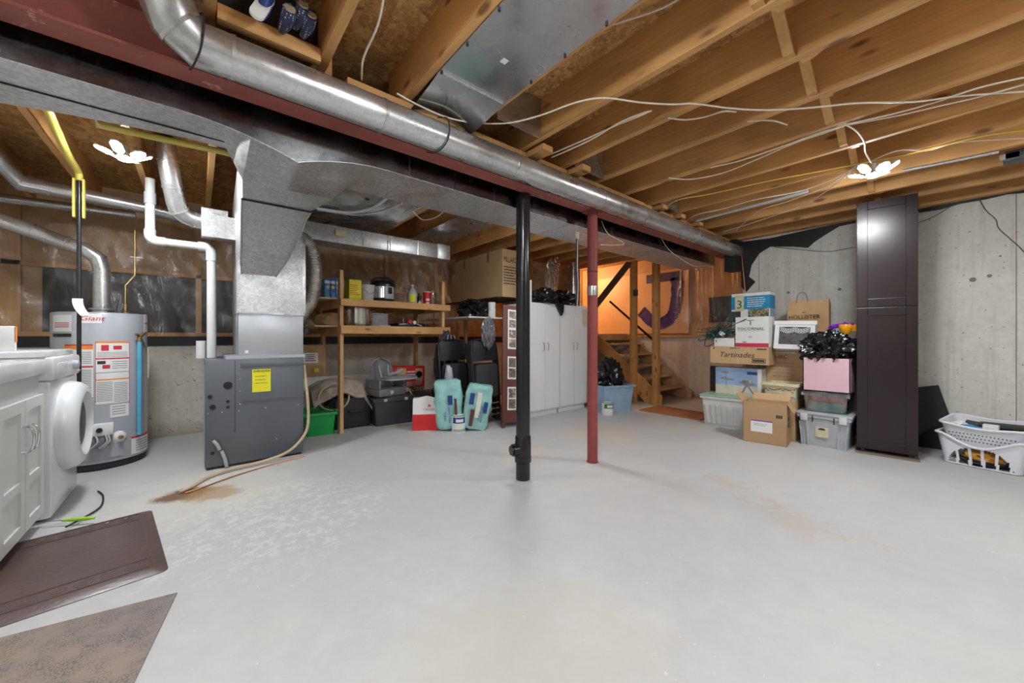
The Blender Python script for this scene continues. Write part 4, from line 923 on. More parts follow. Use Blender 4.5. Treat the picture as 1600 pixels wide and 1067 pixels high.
# booster seat
tt = thing('booster_seat', 'grey plastic booster seat with tray on the charcoal tote', 'booster seat', (1.78, 4.50, .342), 12)
def back(u, v):
    a = -1 + 2 * v; hgt = .0 + .36 * u; wdt = .16 * (1 - .0 * u) * math.sqrt(max(.02, 1 - max(0, (u - .45) / .55) ** 2.4)); return (a * wdt, .17 + .05 * u - .07 * a * a, .10 + hgt)
MB().grid(back, 14, 12, .016).build('backrest', M_grey, tt, 60)
MB().box(-.19, .19, -.12, .20, 0, .10, bev=.03).build('seat_base', M_grey, tt)
mm = MB(); mm.box(-.19, -.15, -.12, .18, .09, .20, bev=.015); mm.box(.15, .19, -.12, .18, .09, .20, bev=.015); mm.build('armrest', M_grey, tt)
mm = MB(); poly = rr(.21, .13, .10, 7); mm.prism([(x + .06, y - .16) for x, y in poly], 'z', .205, .222); mm.build('tray', M_lgrey, tt); mm = MB(); mm.tube([Vector((x * .97 + .06, y * .95 - .16, .226)) for x, y in poly + poly[:1]], .009, 8); mm.build('tray_rim', M_grey, tt)
mm = MB(); [mm.tube(sm([(x, .10, .36), (x * .8, .06, .22), (x, -.02, .12)]), .009, 6) for x in (-.06, .07)]; mm.tube(sm([(.05, .05, .24), (.12, -.02, .27), (.18, -.05, .31)]), .022, 8); mm.build('harness_strap', M_lgrey, tt)
mm = MB(); mm.tube(sm([(.2, -.12, .08), (.24, -.16, -.02), (.23, -.165, -.22)]), .007, 6); mm.build('strap_tail', M_lgrey, tt)
MB().lathe([(.022, -.124), (.022, -.118)], (-.02, 0, .05), 16, 'y').build('badge', M_paper, tt)
x0, x1 = 1.92, 2.30
tt = thing('appliance_box', 'red printed appliance box leaning behind the booster seat', 'box', (2.12, 4.66, .335), -3)
bx(-.23, .23, 0, .2, 0, .33, bev=.002).build('box', M_red, tt, 0); bx(-.15, -.03, -.0015, 0, .02, .31).build('tan_panel', P('tan_print', (.70, .42, .18), .5), tt, 0)
bx(.10, .20, -.0015, 0, .13, .30).build('tan_panel', P('tan_print', (.70, .42, .18), .5), tt, 0); bx(-.22, .0, -.002, 0, .0, .055).build('white_panel', M_paper, tt, 0); bx(.0, .22, -.002, 0, .0, .055).build('dark_panel', M_leafpic, tt, 0)
MB().lathe([(.045, -.004), (.045, 0)], (.15, 0, .22), 20, 'y').build('black_disc', M_blk, tt)
lines(-.02, .10, .20, .28, 2, -.002, .5, .3, 3).build('print', M_paper, tt, 0); lines(-.02, .20, .07, .13, 4, -.002, .4, .3, 5).build('print', M_paper, tt, 0)
# black stroller, folded
tt = thing('folded_stroller', 'folded black stroller standing between the shelf and the folding chairs', 'stroller', (2.40, 4.12, 0))
MB().blob((0, .05, .72), (.15, .10, .38), .25, 2.5, 5, 4, ridge=True).build('fabric', M_blkm, tt); MB().blob((-.02, .08, .30), (.14, .10, .30), .2, 2.5, 8, 3, fl=.03).build('seat_fabric', M_blkm, tt)
for dx in (-.09, .0, .10): MB().tube(sm([(dx, -.06, .04), (dx * .7, -.09, .4), (dx * 1.2 + .02, -.07, .8), (dx * .4 + .03, -.02, 1.08)]), .009, 8).build('frame_tube', M_grey, tt)
MB().tube(sm([(.0, -.04, 1.0), (.06, -.08, .93), (.10, -.09, .82), (.16, -.07, .80)]), .016, 10).build('handle', M_blk, tt)
for dx in (-.10, .10): MB().lathe([(.055, -.018), (.06, -.01), (.06, .01), (.055, .018)], (dx, -.02, .06), 20, 'x').build('wheel', M_blk, tt)
# shopping bag white over red
def bag(name, label, loc, rz, w_, d_, h_, mat, parts, open_=True, slump=.02, seed=0):
    t = thing(name, label, 'bag', loc, rz)
    def side(z0, z1, off=0.0):
        m = MB(); nz, ns = 8, 40
        rings = []
        for iz in range(nz + 1):
            z = z0 + (z1 - z0) * iz / nz; u_ = z / h_; kx, ky = 1 - .03 * u_, 1 - .35 * u_ ** 2; ring = []
            for j in range(ns):
                q = j / ns * 4; sid = int(q); f = q - sid; cx_ = [(-1 + 2 * f, -1), (1, -1 + 2 * f), (1 - 2 * f, 1), (-1, 1 - 2 * f)][sid]
                x = cx_[0] * (w_ / 2 + off) * kx; y = cx_[1] * (d_ / 2 + off) * ky; nn = noise.noise(Vector((x * 9 + seed, y * 9, z * 9))) * slump
                zz_ = z + (noise.noise(Vector((x * 6, y * 6, seed))) * .04 if iz == nz and z1 >= h_ * .95 else 0)
                ring.append(m.bm.verts.new((x * (1 + nn), d_ / 2 + y * (1 + nn) - nn * .4, max(0, zz_))))
            rings.append(ring)
        for a, b in zip(rings, rings[1:]):
            for j in range(ns): m.bm.faces.new((a[j], a[(j + 1) % ns], b[(j + 1) % ns], b[j]))
        if z0 < .01: m.bm.faces.new(rings[0][::-1])
        return m
    for nm, z0, z1, mm_ in parts: side(z0, z1).build(nm, mm_, t, 50)
    return t
tt = bag('shopping_bag', 'white and red reusable shopping bag on the floor before the charcoal totes', (2.01, 3.84, 0), -33, .40, .24, .36, M_red, (('red_bottom', 0, .18, M_red), ('white_top', .18, .36, M_paper)), seed=2)
text('CANADA', .03, -.01, .235, tt, M_redink, -.004); MB().prism([(-.02, .0), (0, .012), (.02, 0), (.012, .022), (0, .04), (-.012, .022)], 'y', -.006, -.004, M=Matrix.Translation((-.01, 0, .26))).build('leaf_mark', M_redink, tt, 0)
MB().prism([(-.04, .0), (0, .02), (.04, 0), (.02, .035), (.03, .06), (0, .09), (-.03, .06), (-.02, .035)], 'x', .192, .196, M=Matrix.Translation((0, .10, .20))).build('leaf_mark', M_redink, tt, 0)
# wrapped paper packs and can
for i, (x, y, rz, sc, lab) in enumerate(((2.21, 3.74, -24, 1.0, 'aqua plastic-wrapped paper towel pack behind the paint can'), (2.41, 3.56, -34, 1.0, 'aqua plastic-wrapped paper towel pack tilted against the folding chairs'))):
    tt = thing('paper_towel_pack', lab, 'pack', (x, y, 0), rz); Mz = Matrix.Rotation(R((-3, 9)[i]), 4, 'Y')
    m = MB().box(-.15, .15, -.09, .12, .01, .57 - .05 * i, bev=.045, M=Mz)
    bmesh.ops.subdivide_edges(m.bm, edges=m.bm.edges, cuts=6, use_grid_fill=True)
    for v_ in m.bm.verts: v_.co += Vector((noise.noise(v_.co * 11), noise.noise(v_.co * 11 + Vector((5, 0, 0))), 0)) * .030
    m.build('wrapper', M_teal, tt, 60)
    for (a, b, c_, d_, mt) in (((-.02, .03, .30, .40, M_navy), (.05, .075, .06, .36, M_brownboard)) if i == 0 else ((-.10, -.05, .30, .42, M_navy), (-.02, .03, .16, .44, P('cream_print', (.75, .76, .62), .5)), (-.07, -.03, .06, .24, M_brownboard), (.07, .11, .22, .34, M_navy))):
        MB().box(a, b, -.118, -.090, c_, d_, M=Mz).build('print_panel', mt, tt, 0)
    text('TRIPLE', .035, (-.07, .06)[i], .17, tt, M_navy, -.118, rot=-90 + (-3, 9)[i]); text('MOUCHOIRS', .03, (-.02, .09)[i], .19, tt, M_navy, -.118, rot=-90 + (-3, 9)[i])
tag(MB().blob((2.26, 3.86, .58), (.05, .035, .14), .25, 3, 2, 3).build('tissue_roll', M_lgrey), 'pale grey crumpled wrapper sticking up behind the aqua packs', 'wrapper')
def can(name, label, loc, mats, r_=.075, h_=.19, rz=0):
    t = thing(name, label, 'paint can', loc, rz)
    MB().lathe([(r_, 0), (r_, h_)], seg=32).build('can', mats[0], t); MB().lathe([(r_ + .003, h_ - .008), (r_ + .004, h_), (r_ - .004, h_ + .004), (r_ - .010, h_ - .004)], seg=32).build('rim', M_chrome, t)
    MB().patch(0, 0, r_, R(-175), R(-5), h_ * .55, h_ * .9, .001, 20).build('label_band', mats[1], t); MB().patch(0, 0, r_, R(-170), R(-10), h_ * .06, h_ * .20, .001, 20).build('label_band', mats[2], t)
    MB().patch(0, 0, r_ + .001, R(-145), R(-80), h_ * .62, h_ * .8, .001, 10).build('lettering', M_paper, t); return t
can('paint_can', 'white paint can with blue band beside the aqua packs', (2.235, 3.60, 0), (M_paper, M_navy, P('sage_print', (.35, .42, .28), .5)), .075, .185)
can('paint_can', 'white paint can with green band behind the red post', (4.27, 3.08, 0), (M_paper, P('forest_green', (.02, .18, .07), .5), M_paper), .075, .17)
# folding chairs
def chair():
    t = thing('folding_chair', 'x', 'chair', (0, 0, 0), 0, 'black folding chairs leaning by the wall'); w2 = .215
    for s_ in (-1, 1): MB().tube(sm([(s_ * w2, .0, .01), (s_ * w2, .0, .55), (s_ * w2, .02, .90), (s_ * (w2 - .05), .02, .99), (0, .02, 1.015)]), .011, 8).build('frame_tube', M_blk, t)
    for s_ in (-1, 1): MB().tube([(s_ * (w2 - .03), .03, .02), (s_ * (w2 - .03), .035, .55)], .010, 8).build('rear_leg', M_blk, t)
    mm = MB(); [mm.tube([(-w2, .0, z), (w2, .0, z)], .007, 8) for z in (.10, .17, .24)]; mm.build('stretcher', M_chrome, t)
    def bk(u, v): a = -1 + 2 * v; return (a * .195 * (1 - .25 * max(0, u - .6) ** 1.5), -.012 + .04 * a * a, .76 + .23 * u)
    MB().grid(bk, 8, 10, .016).build('backrest', M_blk, t, 60)
    m = MB(); m.prism([(x, y + .52) for x, y in rr(.185, .20, .05, 5)], 'y', -.022, .006); m.build('seat', M_dgrey, t, 30)
    return t
ch = None
spots = [(2.66, 3.62, 10, 'front folding chair of the right stack, seat facing the room')] + [(2.66 + .014 * q, 3.62 + .05 * q, 10, 'folding chair nested behind the front one of the right stack, row %s' % ORD[q]) for q in range(1, 4)] + [(2.40, 3.92, 8, 'front folding chair of the left stack, beside the stroller')] + [(2.40 + .032 * q, 3.92 + .05 * q, 8, 'folding chair nested behind the front one of the left stack, row %s' % ORD[q]) for q in range(1, 6)]
for x, y, rz, lab in spots:
    if ch is None: ch = chair(); o = ch; o.location = (x, y, 0); o.rotation_euler.z = R(rz)
    else: o = dup(ch, (x, y, 0), rz)
    o.rotation_euler.x = R(-3); o.location.z = .012; o['label'] = lab
tt = thing('shopping_bag', 'crumpled grey plastic bag hanging on the folding chairs', 'bag', (2.66, 3.62, 1.0)); MB().blob((0, .0, .10), (.09, .05, .17), .4, 2.6, 4, 4, ridge=True).build('bag', P('grey_film', (.12, .12, .13), .3), tt)
# photo board
tt = thing('photo_board', 'reddish brown leaning board with framed photo prints beside the black pipe', 'photo board', (2.78, 3.36, 0), -12)
Ml = Matrix.Rotation(R(-7), 4, 'X') @ Matrix.Rotation(R(4), 4, 'Y')
bd = MB().box(-.10, .24, 0, .02, .06, 1.45, M=Ml).build('board', M_brownboard, tt, 0)
for x in (-.08, .20): MB().box(x - .02, x + .02, 0, .022, 0, .08, M=Ml).build('leg', M_brownboard, tt, 0)
for (z, h_) in ((.20, .27), (.56, .27), (.92, .25), (1.16, .24)):
    pf = MB().box(-.035, .085, -.004, 0, z, z + h_, M=Ml).build('photo_mount', M_paper, tt, 0); MB().box(-.020, .070, -.0055, -.004, z + .02, z + h_ / 2 - .008, M=Ml).build('photo_print', M_photo, pf, 0); MB().box(-.020, .070, -.0055, -.004, z + h_ / 2 + .008, z + h_ - .02, M=Ml).build('photo_print', M_photo, pf, 0)
# big cardboard box on brackets shelf
tt = thing('wall_shelf', 'white shelf and dark upper shelf carrying the large cardboard box', 'shelf', (3.0, 4.4, 1.28))
bx(2.62, 3.20, 3.98, 5.30, 1.30, 1.318).build('white_board', M_paper, tt, 0, world=True); bx(3.05, 3.56, 3.95, 5.30, 1.575, 1.592).build('dark_board', M_blkm, tt, 0, world=True)
bx(2.98, 3.02, 4.62, 4.66, 0, 1.30).build('post', M_woodZ, tt, 0, world=True); bx(3.20, 3.24, 5.2, 5.24, 0, 1.575).build('post', M_woodZ, tt, 0, world=True); bx(3.50, 3.54, 4.25, 4.29, 0, 1.575).build('post', M_woodZ, tt, 0, world=True)
tt = thing('cardboard_box', 'very large taped cardboard box high up left of the black pipe', 'box', (3.10, 3.90, 1.593))
MB().box(0, .43, 0, 1.30, 0, .64, bev=.003).build('box', M_card2, tt, 0)
mm = MB(); mm.box(-.002, 0, .30, .35, .50, .642); mm.box(-.002, 0, .90, .95, .50, .642); mm.box(-.002, .02, 1.2, 1.3, .45, .642); mm.build('tape', P('brown_tape', (.26, .19, .13), .25), tt, 0)
bx(-.001, 0, .40, .406, 0, .64).build('side_seam', M_card, tt, 0)
Mx = Matrix.Rotation(R(-90), 4, 'Z')
text('MILLARD', .105, .13, .50, tt, M_ink, -.002, squash=.55)
lines(.02, .25, .16, .42, 7, -.002, .4, .3, 9).build('print', M_ink, tt, 0)
o = lines(-.83, -.70, .18, .44, 8, -.002, .35, .2, 11).build('print', M_card, tt, 0); o.rotation_euler.z = R(-90)
tt = thing('bin_bag', 'black plastic bag on the white shelf under the large cardboard box', 'bag', (2.86, 4.25, 1.318)); MB().blob((0, 0, .10), (.18, .22, .14), .4, 2.4, 6, 4, fl=0, ridge=True).build('bag', M_bag, tt)
tag(MB().lathe([(.05, 0), (.05, .2)], (3.02, 4.03, 1.318), 24).build('paper_roll', M_paper), 'white paper roll standing on the white shelf beside the black bag', 'roll')

# --------------------------------------------------------------- white cabinets
def wcab(x0, x1, label):
    t = thing('white_cabinet', label, 'cabinet', ((x0 + x1) / 2, 3.56, 0), 0, 'white utility cabinets'); hw_ = (x1 - x0) / 2
    bx(-hw_, hw_, .02, .45, .07, 1.50).build('body', M_wcab, t, 0); bx(-hw_ + .01, hw_ - .01, .05, .44, 0, .07).build('plinth', M_wcab, t, 0)
    for s_ in (-1, 1):
        a, b = (-hw_ + .002, -.002) if s_ < 0 else (.002, hw_ - .002)
        d_ = bx(a, b, 0, .018, .09, 1.505, bev=.002).build('door', M_wcab, t, 0); xh = s_ * .04
        MB().tube(sm([(xh, 0, .98), (xh + s_ * .0, -.022, .97), (xh, -.028, .925), (xh, -.022, .88), (xh, 0, .87)]), .005, 8).build('handle', M_chrome, d_)
    return t
wcab(3.265, 3.845, 'white two-door utility cabinet just right of the black drain pipe')
c2 = wcab(3.855, 4.44, 'white two-door utility cabinet just left of the red post')
bx(.17, .29, -.004, 0, 1.20, 1.46).build('paper_note', M_cream, c2, 0)
for x, y, rx, h_, lab, sd in ((3.66, 3.68, .20, .15, 'black plastic bag on top of the left white cabinet', 3), (4.08, 3.70, .22, .15, 'black plastic bag on top of the right white cabinet', 9)):
    tt = thing('bin_bag', lab, 'bag', (x, y, 1.506)); MB().blob((0, 0, h_ * .35), (rx, .15, h_), .5, 2.2, sd, 4, fl=0, ridge=True).build('bag', M_bag, tt)
tt = thing('bin_bag', 'tail of black plastic draped over the gap between the white cabinets', 'bag', (3.82, 3.53, 1.35)); MB().prism([(-.10, .165), (-.05, .10), (.02, .0), (.05, .06), (.06, .165)], 'y', -.02, .02).build('tail', M_bag, tt)
tag(bx(3.29, 3.35, 3.60, 3.66, 1.506, 1.80).build('white_box', M_paper), 'narrow upright white box on the left white cabinet', 'box')
for i in range(4): 
    tag(MB().lathe([(.03, 0), (.03, .06), (.022, .07), (.022, .085)], (4.10 + .075 * i, 3.60, 1.506), 16).build('small_jar', M_glass), 'small glass jar on the right white cabinet before the black bag, %s from the left' % ORD[i], 'jar', 'small jars on the right white cabinet')
# partition behind the cabinets
struct('trim_2', bx(3.62, 5.40, 4.50, 4.56, 0, 2.30), M_insul)
for i, x in enumerate((3.62, 4.1, 4.62, 5.1)): struct('trim_%d' % (3 + i), bx(x, x + .04, 4.42, 4.50, 0, 2.30), M_stud)
tag(MB().cyl((4.82, 4.15, 1.5), (4.82, 4.15, 2.30), .065, 24).build('vertical_duct', M_pipe), 'upright grey round duct behind the right white cabinet', 'duct')
tt = thing('hanging_bag', 'clear plastic bag with metal rings hanging above the left white cabinet', 'bag', (4.02, 3.9, 1.75))
MB().blob((.02, .0, .22), (.13, .04, .25), .3, 2.4, 7, 4, ridge=True).build('bag', clear('grey_clear_bag', (.8, .78, .74), .5, .2), tt)
for dx, dz in ((.06, .46), (.02, .40), (.10, .38), (.08, .30)): MB().tube([(dx + .028 * math.cos(q), -.05, dz + .028 * math.sin(q)) for q in [6.283 * i / 14 for i in range(15)]], .008, 6).build('ring', M_chrome, tt)

# --------------------------------------------------------------- blue tote, stairs
tt = tub('storage_tote', 'powder blue plastic tote stuffed with a black bag by the stairs', 'storage tote', (4.56, 3.08, 0), -18, .52, .36, .37, M_tblue, taper=.84)
tt = thing('bin_bag', 'heaped black bag of clothes sticking out of the powder blue tote', 'bag', (4.58, 3.27, .24), -18); MB().blob((0, 0, .22), (.20, .12, .26), .5, 2.3, 12, 4, ridge=True).build('bag', M_bag, tt)
TY0, RISE, RUN = 3.06, .183, .185
t = thing('staircase', 'open wooden basement stairs going up to the left behind the posts', 'stairs', (6.0, 3.06, 0))
N = 6
for x, mm_ in ((5.50, M_stud), (6.50, M_ply)):
    y1, z1 = TY0 + RUN * N, RISE * N
    MB().prism([(TY0 - .04, 0), (TY0 + .16, 0), (y1 + .20, z1 - .05), (y1 + .02, z1 + .02), (TY0 - .10, .14), (TY0 - .10, 0)], 'x', x - .02, x + .02).build('stringer', mm_, t, 0, world=True)
for i in range(N - 1):
    bx(5.52, 6.48, TY0 - .06 + RUN * (i + .6) - .02, TY0 + RUN * (i + .6) + .17, RISE * (i + 1) - .03 + .03, RISE * (i + 1) + .03, bev=.003).build('tread', M_ply, t, 0, world=True)
bx(5.50, 6.58, TY0 + RUN * (N - .4), 5.36, 1.00, 1.10).build('landing', M_ply, t, 0, world=True)
for (x, y) in ((5.455, 3.03), (5.455, 3.42)):
    tag(bx(x - .045, x + .045, y - .045, y + .045, 0, 2.30, bev=.003).build('stair_post', M_stud), 'square pine post beside the stairs, ' + ('nearer the right corner' if y < 3.2 else 'nearer the red post'), 'post', 'posts beside the stairs')
tag(MB().tube([(5.55, 3.10, .98), (5.55, 3.95, 1.68)], .018, 10).build('handrail', M_dwood), 'thin dark handrail sloping between the stair posts', 'handrail')
tag(MB().prism([(3.42, 2.26), (3.52, 2.30), (4.30, 1.55), (4.20, 1.50)], 'x', 5.40, 5.44).build('brace_board', P('brown_board', (.10, .055, .03), .6)), 'dark brown diagonal brace board left of the stair posts', 'board')
tag(bx(5.40, 5.45, 3.34, 3.40, 1.72, 1.82).build('switch_box', M_dgrey), 'small grey electrical box on the stair post', 'electrical box')
# painted wall sheet behind the stairs
ob_ = tag(bx(6.585, 6.60, 3.05, 4.98, 1.12, 2.28).build('wall_sheet', P('orange_sheathing', (.66, .40, .20), .5, 0, .10, 2, .3, 5)), 'orange wall sheet behind the stairs carrying a big violet J', 'wall sheet')
pts = [(1057, 433), (1058, 455), (1056, 475), (1052, 490), (1044, 500), (1030, 506), (1018, 502), (1008, 492), (1002, 486)]
pp = sm([on_x(a, b, 6.585) for a, b in pts], 5); m = MB()
L_ = [(p + Vector((0, 0, 0))) for p in pp]
for i in range(len(L_) - 1):
    a, b = L_[i], L_[i + 1]; d = (b - a).normalized(); nrm = Vector((0, -d.z, d.y)) * .105
    j = .02 * noise.noise(Vector((i * .8, 0, 0)))
    P_ = [a + nrm, b + nrm, b - nrm, a - nrm]; v8 = [m.bm.verts.new((6.575, q_.y + j, q_.z)) for q_ in P_] + [m.bm.verts.new((6.586, q_.y + j, q_.z)) for q_ in P_]
    for f in ((0, 1, 2, 3), (7, 6, 5, 4), (0, 4, 5, 1), (2, 6, 7, 3), (1, 5, 6, 2), (3, 7, 4, 0)): m.face(v8, f)
p = on_x(1040, 432, 6.585); m.box(6.575, 6.585, p.y - .30, p.y + .38, p.z - .09, p.z + .07)
o = m.build('painted_letter', M_mural, ob_, 0, world=True)
def film(name, label, fn, nu=30, nv=12, mat=None): return tag(MB().grid(fn, nu, nv).build(name, mat or M_poly, smooth=60), label, 'plastic sheet')
film('plastic_sheet', 'clear plastic sheet hanging in folds over the wall right of the stairs', lambda u, v: (6.50 + .035 * noise.noise(Vector((u * 9, v * 1.2, 0))) * 2 + .02 * noise.noise(Vector((u * 26, v * 3, 4))), 2.0 + 1.25 * u, 1.0 + 1.28 * v + .10 * noise.noise(Vector((u * 5, 0, 0))) * (1 - v)), 90, 24)
film('plastic_sheet', 'clear wrinkled plastic sheet over the insulation on the back wall', lambda u, v: (-1.55 + 4.9 * u, 5.345 + .02 * noise.noise(Vector((u * 40 + v * 9, v * 7, 0))) + .012 * math.sin(u * 120 + v * 10), 1.06 + 1.23 * v), 260, 24)
tag(bx(4.85, 5.36, 2.1, 2.95, .001, .016).build('floor_board', P('orange_board', (.36, .14, .05), .5)), 'reddish board lying on the floor at the foot of the stairs', 'board')

# --------------------------------------------------------------- box stacks by the right wall (fronts face the room)
def rbox(name, label, cat, px_pts, X, depth, mat, rz=-90, z=None, bev=.002):
    (a, b), (c_, d_) = px_pts; p, q = on_x(a, b, X), on_x(c_, d_, X); y = (p.y + q.y) / 2; w_ = abs(p.y - q.y); zz0, zz1 = min(p.z, q.z), max(p.z, q.z)
    if z is not None: zz0 = z
    t = thing(name, label, cat, (X, y, zz0), rz); h_ = zz1 - zz0
    MB().box(-w_ / 2, w_ / 2, 0, depth, 0, h_, bev=bev).build('box', mat, t, 0); return t, w_, h_
tub('storage_tote', 'white ribbed plastic tote with sage green lid at the far left of the stacks', 'storage tote', (4.72, 1.72, 0), -84, .60, .40, .345, M_pvc, lid=M_sage, taper=.9, ribs=9)
t, w_, h_ = rbox('patio_box', 'carton printed with a garden table scene on the sage-lidded tote', 'box', ((1118, 573), (1190, 623)), 4.82, .16, M_paper, z=.377)
bx(-w_ / 2 + .002, w_ * .42, -.001, 0, .0, h_).build('beach_print', P('sky_print', (.28, .42, .62), .5, 0, .25, 3), t, 0)
bx(-w_ / 2 + .002, w_ * .42, -.0015, 0, .0, h_ * .36).build('sand_print', P('sand_print', (.62, .58, .48), .5), t, 0)
bx(.10, .20, -.003, 0, h_ - .07, h_ - .035).build('logo', M_navy, t, 0)
mm = MB(); mm.prism([(-.19, .255), (-.13, .27), (-.07, .255), (-.13, .245)], 'y', -.003, -.001); mm.box(-.125, -.118, -.003, -.001, .10, .25); mm.prism([(-.20, .18), (-.06, .165), (-.03, .18), (-.17, .20)], 'y', -.0035, -.001); mm.prism([(.01, .15), (.10, .185), (.20, .135), (.10, .115)], 'y', -.0035, -.001)
mm.prism([(.08, .125), (.115, .125), (.17, .03), (.155, .03), (.10, .11), (.055, .03), (.04, .03)], 'y', -.003, -.001); mm.build('table_print', M_grayink, t, 0)
for x, z_ in ((.07, .165), (.13, .165), (-.14, .19)): MB().lathe([(.018, -.005), (.018, -.001)], (x, 0, z_), 10, 'y').build('food_print', M_leafpic, t)
tag(bx(4.99, 5.01, 1.84, 2.04, .375, .69).build('leaning_plank', M_dwood), 'dark plank standing left of the garden table carton', 'plank')
t, w_, h_ = rbox('snack_carton', 'brown tortilla snack carton lying on the garden table carton', 'box', ((1110, 541), (1201, 571)), 4.74, .42, M_card2, rz=-89)
text('Tartinades', .085, -.02, h_ * .52, t, M_ink, -.002, it=.3); fr_ = MB(); fr_.box(.14, .27, -.002, 0, .02, .026); fr_.box(.14, .27, -.002, 0, .064, .07); fr_.box(.14, .145, -.002, 0, .02, .07); fr_.box(.265, .27, -.002, 0, .02, .07); fr_.build('frame_print', M_ink, t, 0)
lines(.15, .26, .03, .06, 1, -.002, .8, .0, 5).build('print', M_ink, t, 0); lines(-.08, .02, h_ - .025, h_ - .008, 1, -.002, .5, 0, 3).build('print', M_ink, t, 0); lines(.19, .28, h_ - .035, h_ - .012, 1, -.002, .6, 0, 3).build('print', M_ink, t, 0)
bx(-.012, .012, -.002, .05, -.0, h_).build('tape', P('clear_tape', (.60, .45, .30), .2), t, 0)
ZC = t.location.z + h_
t, w_, h_ = rbox('wine_carton', 'white wine carton with red stripe standing on the snack carton', 'box', ((1149, 496), (1201, 543)), 4.76, .20, M_paper, z=ZC)
text('TOCORNAL', .043, -.01, h_ * .60, t, M_ink, -.002, squash=1.15); text('T', .085, -.01, h_ * .80, t, M_grayink, -.002, squash=1.5); text('A', .035, -.01, h_ * .33, t, M_grayink, -.002, squash=1.6)
bx(-w_ / 2, w_ / 2, -.001, 0, 0, .043).build('red_stripe', P('crimson_print', (.55, .03, .09), .5), t, 0); bx(-.13, .11, -.002, 0, h_ * .53, h_ * .535).build('rule', M_grayink, t, 0); bx(-.09, -.05, -.003, -.001, .045, .065).build('grey_mark', M_lgrey, t, 0)
t, w_, h_ = rbox('small_carton', 'small white carton under the string lights on the snack carton', 'box', ((1116, 528), (1147, 545)), 4.76, .15, M_paper, z=ZC)
tt = thing('string_lights', 'tangled dark green string lights heaped at the left of the stack', 'string lights', (4.80, 1.86, ZC + .10)); rd = random.Random(5); m = MB()
for k_ in range(16):
    q = [Vector((rd.gauss(0, .045), rd.gauss(0, .10), rd.gauss(.03, .075))) for _ in range(7)]
    q = [Vector((a.x, a.y, max(a.z + max(0, -a.y) * .55, -.16 if a.y > .06 else .03))) for a in q]; m.tube(sm(q, 6), .0045, 5)
m.build('wire', P('dark_green_wire', (.02, .07, .055), .35), tt); m = MB()
for k_ in range(70):
    a = Vector((rd.gauss(0, .05), rd.gauss(0, .11), rd.gauss(.05, .07))); m.tube([a, a + Vector((rd.gauss(0, 1), rd.gauss(0, 1), rd.gauss(0, 1))).normalized() * .03], .006, 5)
m.build('bulb_cluster', P('green_bulb', (.04, .16, .13), .2), tt)['kind'] = 'stuff'
mm = Matrix.Translation((-.06, -.06, .05)) @ Matrix.Rotation(R(40), 4, 'X'); MB().box(-.02, .0, -.03, .03, -.02, .02, M=mm).build('tag', M_paper, tt, 0)
t, w_, h_ = rbox('tree_carton', 'tall white and blue carton with a big 3 behind the wine carton', 'box', ((1143, 460), (1203, 548)), 4.98, .18, M_paper, z=ZC)
bx(-w_ / 2, w_ / 2, -.001, 0, h_ - .19, h_ - .035).build('blue_band', P('cyan_print', (.01, .26, .50), .5), t, 0); bx(-w_ / 2 + .04, -w_ / 2 + .135, -.002, 0, h_ - .21, h_ - .02).build('white_square', M_cream, t, 0)
text('3', .14, -w_ / 2 + .088, h_ - .135, t, P('dark_teal_print', (.02, .12, .12), .5), -.003); lines(-w_ / 2 + .17, w_ / 2 - .03, h_ - .17, h_ - .05, 5, -.002, .35, .25, 2).build('print', M_paper, t, 0)
bx(-.02, w_ / 2 - .01, -.002, 0, h_ - .36, h_ - .19).build('leaf_print', M_leafpic, t, 0); bx(-w_ / 2, -.10, -.002, 0, h_ - .34, h_ - .21).build('dark_print', M_dgrey, t, 0); bx(w_ / 2, w_ / 2 + .0015, .0, .18, h_ - .19, h_ - .035).build('blue_band_side', P('cyan_print', (.01, .26, .50), .5), t, 0)
bx(w_ / 2, w_ / 2 + .001, .0, .18, 0, h_ - .19).build('pale_side', P('pale_blue_print', (.35, .50, .65), .5), t, 0)
# stack 2
t = tub('round_basket', 'cream oval basket with black leaf pattern behind the open cardboard box', 'basket', (4.60, 1.20, .40), -90, .30, .30, .175, M_cream, taper=.86)
m = MB(); rd = random.Random(3)
for k_ in range(34):
    x = -.13 + .26 * (k_ % 17) / 16; z_ = .03 + .075 * (k_ // 17) + rd.uniform(-.012, .012); a = rd.uniform(-1, 1); yb = .006 * (1 - z_ / .175) * 3; m.tube([(x - .008, yb - .001, z_), (x + .008 * math.cos(a), yb - .003, z_ + .012 * a)], .0032, 5)
m.build('leaf_pattern', M_ink, t)
tag(bx(4.58, 4.92, 1.06, 1.35, .0, .40, bev=.003).build('cardboard_box', M_card), 'plain cardboard box hidden under the cream oval basket', 'box')
tt = thing('paper_bag', 'brown paper bag marked HBC behind the cream oval basket', 'bag', (4.99, 1.22, 0), -88); MB().box(-.20, .15, 0, .24, .0, .92, bev=.004).build('bag', M_card2, tt, 0)
text('HBC', .06, -.06, .83, tt, M_ink, -.002, rot=-4); lines(-.14, .12, .60, .78, 5, -.002, .2, .3, 6).build('print', M_grayink, tt, 0); mm = Matrix.Rotation(R(8), 4, 'Y'); MB().box(-.15, .12, -.003, -.001, .875, .888, M=Matrix.Translation((-.05, 0, .0)) ).build('fold', M_paper, tt, 0)
tt = thing('lace_box', 'white box with lace-cut window tilted on top of the brown paper bag', 'box', (4.82, 1.12, .922), -86)
Mt_ = Matrix.Rotation(R(-10), 4, 'X') @ Matrix.Rotation(R(2), 4, 'Y')
m = MB()
for a in ((-.185, -.145, 0, .30), (.12, .16, 0, .30), (-.145, .12, 0, .05), (-.145, .12, .24, .30)): m.box(a[0], a[1], -.012, .16, a[2], a[3], M=Mt_)
